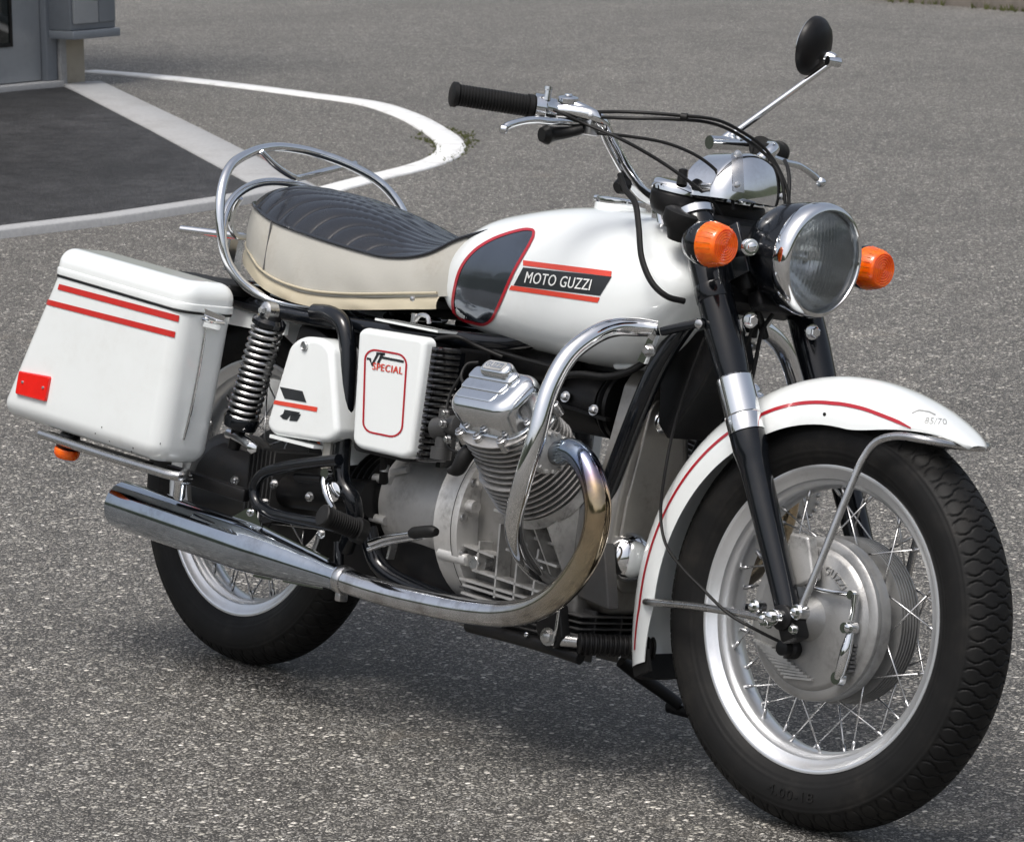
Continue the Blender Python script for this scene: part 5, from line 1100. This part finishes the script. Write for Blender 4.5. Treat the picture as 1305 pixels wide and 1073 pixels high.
# ---- handlebar and controls
hb = [(1.024, -.05, .944), (1.012, -.085, .953), (1.005, -.125, .985), (1.006, -.175, 1.030), (1.008, -.215, 1.062), (.996, -.255, 1.068), (.96, -.305, 1.068), (.905, -.36, 1.066), (.870, -.395, 1.065)]
g0, g1 = P(575, 120, -.405, 'S'), P(678, 136, -.285, 'S')
hb = [Vector(q) for q in hb[:5]]+[g1+(g1-g0)*.22, g1, (g0+g1)/2, g0+(g1-g0)*.03]; full = hb[::-1]+[Vector((1.026, 0, .942))]+[Vector((q.x, -q.y, q.z)) for q in hb[:-1]]
HBAR = part(MB().tube(full, .0112, 16, 6), 'handlebar', 'chrome', 'S')
def grip(p0, p1, inward):
    d_ = (p1-p0).normalized(); L_ = (p1-p0).length; pr = [(0, 0), (0, .017), (.002, .0205), (.009, .0205), (.011, .0165)]
    n_ = 22
    for i in range(n_): a = .011+(L_-.02)*i/n_; st_ = (L_-.02)/n_; pr += [(a, .0160), (a+st_*.2, .0178), (a+st_*.6, .0178), (a+st_*.8, .0160)]
    pr += [(L_-.009, .016), (L_-.008, .0195), (L_, .0195), (L_+.001, .013)]
    return MB().lathe(pr, p0, d_, 28)
gd_ = (g1-g0).normalized(); part(grip(g0, g1, 1), 'grip', 'rubber', 'S')
gs_ = Vector((gd_.x, -gd_.y, gd_.z))*.05
part(grip(Vector((g0.x, -g0.y, g0.z))+gs_, Vector((g1.x, -g1.y, g1.z))+gs_, 1), 'grip', 'rubber', 'S')
def ctrl(mb, pts, r): mb.tube([P(*q, 'S') for q in pts], r, 12, 4)
gd = (g1-g0).normalized()
mb = MB(); mb.lathe([(.0, .016), (.002, .0225), (.018, .0225), (.022, .019), (.038, .018), (.04, .013)], g1, gd, 24)
mb.lathe([(0, .006), (.016, .006), (.017, .0075), (.022, .0075)], P(697, 128, -.275, 'S'), (0, 0, 1), 12)
part(mb, 'throttle_housing', 'polished_aluminium', 'S')
mb = MB(); ctrl(mb, [(707, 139, -.25), (725, 134, -.235), (744, 140, -.222), (756, 143, -.21)], [.009, .010, .009, .006]); mb.lathe([(0, .017), (.008, .017), (.010, .014), (.012, .0)], P(724, 131, -.235, 'S'), (.1, -.2, 1), 24); mb.lathe([(.012, .007), (.014, .006), (.0145, 0)], P(724, 131, -.235, 'S'), (.1, -.2, 1), 16)
part(mb, 'brake_lever_perch', 'polished_aluminium', 'S')
mb = MB(); c_ = P(753, 158, -.215, 'S'); mb.box(c_, (.022, .024, .038), None, .003); mb.bolt(c_+Vector((.008, -.010, .012)), (.6, -.8, 0), .005, .006); part(mb, 'bar_clamp', 'brushed_steel', 'S')
LVP = [(742, 157, -.222), (720, 155, -.25), (700, 155, -.285), (680, 153, -.315), (660, 156, -.345), (646, 161, -.366), (641, 166, -.374)]
mb = MB(); ctrl(mb, LVP, [.0075, .0065, .006, .0062, .0058, .0062, .0055]); q = P(642, 165, -.374, 'S'); mb.lathe([(-.007, .003), (-.004, .0075), (.004, .0075), (.007, .003)], q, (.7, .6, 0), 14); part(mb, 'front_brake_lever', 'polished_aluminium', 'S')
mb = MB(); ctrl(mb, [(690, 172, -.28), (697, 172, -.27), (705, 171, -.26), (730, 168, -.235), (744, 164, -.225)], [.012, .0165, .012, .0085, .008]); part(mb, 'dip_switch', 'rubber', 'S')
lv = [P(*q, 'S') for q in LVP]; lv2 = [Vector((q.x, -q.y, q.z)) for q in lv]; tipq = P(1046, 233, lv2[-1].y, 'S'); off = tipq-lv2[-1]
mb = MB(); mb.tube([q+off*(i/6) for i, q in enumerate(lv2)], [.0075, .0065, .006, .0062, .0058, .0062, .0055], 12, 4); mb.lathe([(-.009, .003), (-.005, .0085), (.005, .0085), (.009, .003)], tipq, (.7, -.6, 0), 14); part(mb, 'clutch_lever', 'polished_aluminium', 'S')
mb = MB(); c_ = P(925, 178, .225, 'S'); mb.lathe([(-.008, .006), (-.006, .012), (.014, .013), (.016, .008)], c_+Vector((0, .012, 0)), (0, 1, 0), 18); mb.box(c_+Vector((.005, .03, .0)), (.024, .03, .022), None, .005); mb.tube([c_+Vector((.0, -.04, -.01)), c_+Vector((.01, .06, .0))], .012, 12, 1)
part(mb, 'clutch_lever_perch', 'polished_aluminium', 'S')
# risers
for sd in (-1, 1):
    mb = MB(); mb.box((1.026, sd*.048, .935), (.036, .026, .05), None, .006); mb.bolt((1.038, sd*.048, .958), (0, 0, 1), .0055, .010); mb.bolt((1.014, sd*.048, .958), (0, 0, 1), .0055, .010); mb.tube([(1.026, sd*.048, .925), (1.045, sd*.05, .885)], .014, 14, 1)
    part(mb, 'bar_riser', 'chrome', 'S')
mb = MB(); ctrl(mb, [(786, 240, -.14), (793, 237, -.13), (800, 234, -.12)], [.010, .015, .010]); part(mb, 'cable_tie', 'rubber', 'S')
# mirror on the left bar
ms0, ms1 = P(925, 178, .235, 'S'), P(1062, 79, .33, 'S')
mb = MB(); d_ = (ms1-ms0).normalized(); mb.tube([ms0-d_*.01, ms0+(ms1-ms0)*.5, ms1], [.0062, .0056, .0052], 14, 1); mb.lathe([(-.02, .010), (.012, .010), (.016, .0065)], ms0, d_, 16)
MR = part(mb, 'mirror', 'chrome', 'S')
mc = P(1040, 60, .315, 'S'); ma_ = Vector((.95, .26, -.14)).normalized()
mb = MB().lathe([(-.012, .050), (-.011, .0520), (-.006, .0520), (.0, .050), (.009, .042), (.016, .028), (.020, .012), (.021, 0)], mc, ma_, 56); part(mb, 'mirror_back', 'black_satin', 'S', MR)
mb = MB().lathe([(-.0105, 0), (-.0105, .0495), (-.0115, .0505), (-.0135, .0495), (-.0122, .030), (-.0117, .0)], mc, ma_, 56); part(mb, 'mirror_glass', 'mirror_face', 'S', MR)
mb = MB(); mj = mc+ma_*.024+Vector((0, .01, -.012)); mb.lathe([(-.014, .011), (.004, .0095), (.010, .007)], mj, ma_, 16); mb.lathe([(-.012, .0085), (.012, .0085)], ms1, (.3, .9, 0), 14); mb.tube([mj, ms1], .0065, 12, 1); part(mb, 'mirror_joint', 'chrome', 'S', MR)

# ---- instrument binnacle behind the headlamp
dc = Vector((1.060, 0, .952))
mb = MB()
ol = fillet([(-.118, -.026), (.118, -.026), (.118, .062), (-.118, .062)], [.043, .043, .043, .043], 8)
mb.plate(ol, lambda u, v, w: dc+Vector((v, u, w-.12*v)), -.030, .012, .006, 3, .02); DS = part(mb, 'dashboard', 'black_satin', 'S')
mb = MB(); ol2 = [(a*1.004, b*1.01) for a, b in ol]; mb.plate(ol2, lambda u, v, w: dc+Vector((v, u, w-.12*v)), .0125, .030, .012, 4); part(mb, 'dashboard_trim', 'chrome', 'S', DS)
# dome of the speedometer housing, bright front shell
mb = MB(); rings = []
cc = P(946, 258, .0, 'S'); R_ = .088
for i in range(15):
    t_ = i/14; row = []
    for j in range(41):
        a = pi*j/40; bulge = math.sin(pi*.5*(1-t_))
        row.append(cc+Vector((.010-.022*t_**2, R_*math.cos(a)*(1-.0*t_), 0))*1+Vector((.030*(1-t_**2)**.5*0, 0, 0))+Vector((-.045*t_, 0, R_*.90*math.sin(a)*(1-.06*t_**2))))
    rings.append(row)
front_c = cc+Vector((.010, 0, 0)); cap = []
for i in range(13):
    t_ = i/12; cap.append([front_c+Vector((.040*math.sqrt(max(0, 1-t_**2)), R_*t_*math.cos(pi*j/40), R_*.90*t_*math.sin(pi*j/40))) for j in range(41)])
mb.grid(cap+rings[1:], False); DM = part(mb, 'instrument_dome', 'chrome', 'S', DS, angle=60)
db = bvh_of(DM)
part(drape(MB(), db, quad_px([(932, 197), (946, 193), (948, 246), (934, 244)], 4, 10), .0016, 'S'), 'dome_strip', 'brushed_steel', 'S', DS)
for q in ((940, 198), (939, 236), (996, 250)): part(MB().bolt(hit(db, q[0], q[1], .001, 'S', .0), (.8, -.5, .1), .005, .004), 'screw', 'brushed_steel', 'S', DS)
mb = MB(); c_ = P(870, 284, -.125, 'S'); mb.lathe([(-.012, .028), (.0, .034), (.016, .034), (.02, .028)], c_, (.25, 0, 1), 32); mb.lathe([(-.03, .016), (-.012, .024)], c_, (.25, 0, 1), 24); part(mb, 'instrument_cup', 'rubber', 'S', DS)
part(MB().lathe([(-.012, .009), (.012, .008), (.014, .004)], P(870, 226, -.10, 'S'), (0, 0, 1), 14), 'warning_lamp', 'rubber', 'S', DS)
# ---- cables
def cable(pts, r=.0034, fr='S', mt='rubber', name='control_cable'): return part(MB().tube([P(*q, fr) for q in pts], r, 8, 6), name, mt, fr)
cable([(688, 134, -.275), (712, 143, -.26), (745, 158, -.23), (790, 177, -.20), (840, 205, -.15), (880, 233, -.11), (905, 254, -.07), (920, 275, -.05)], .0029)
cable([(750, 149, -.218), (800, 151, -.20), (850, 152, -.16), (900, 156, -.10), (930, 166, -.05), (960, 185, .0), (983, 205, .03), (996, 230, .04), (1001, 262, .045)], .0029)
cable([(748, 143, -.22), (800, 143, -.20), (860, 147, -.15), (912, 153, -.09), (945, 168, -.03), (975, 190, .02), (992, 215, .04), (1004, 245, .05), (1006, 268, .05)], .0029)
cable([(757, 170, -.21), (800, 174, -.18), (850, 183, -.14), (890, 200, -.10), (915, 220, -.07), (930, 240, -.05), (935, 268, -.05)], .0027)
cable([(790, 222, -.155), (797, 242, -.158), (809, 258, -.165), (814, 290, -.18), (818, 330, -.188), (832, 362, -.185), (850, 378, -.17), (872, 384, -.14)], .005)
cable([(960, 186, .06), (957, 205, .06), (962, 225, .06), (970, 245, .05)], .0028)
cable([(979, 200, .06), (975, 225, .05), (965, 250, .03), (955, 268, .02)], .0028)
cable([(1000, 205, .14), (1004, 215, .12), (1006, 235, .10), (1004, 262, .08)], .0034)
mb = MB(); ctrl(mb, [(868, 149, -.14), (876, 150, -.135)], [.0065, .0065]); part(mb, 'cable_ring', 'rubber', 'S')
cable([(898, 430, -.07), (880, 478, -.07), (860, 540, -.075), (848, 600, -.085), (842, 655, -.09), (848, 692, -.10), (868, 722, -.11), (895, 750, -.115), (930, 783, -.115), (965, 803, -.10), (1003, 822, -.085)], .0026, 'S', 'rubber', 'speedometer_cable')
cable([(985, 400, .02), (972, 420, .01), (963, 460, .0), (955, 500, .0)], .0035)
cable([(968, 395, -.01), (955, 430, .0), (946, 470, .0)], .0028)
cable([(930, 300, -.05), (935, 340, -.03), (945, 380, -.03), (965, 400, .0), (975, 430, .03)], .007, 'S', 'rubber', 'wiring_loom')
cable([(940, 300, -.02), (955, 350, .0), (965, 390, .02), (960, 430, .03)], .006, 'S', 'rubber', 'wiring_loom')
mb = MB(); a = fork(.60, 0); mb.box(a+Vector((.005, 0, 0)), (.07, .13, .12), Matrix.Rotation(-RAKE, 4, 'Y'), .02); part(mb, 'steering_head_cover', 'black_satin', 'S')
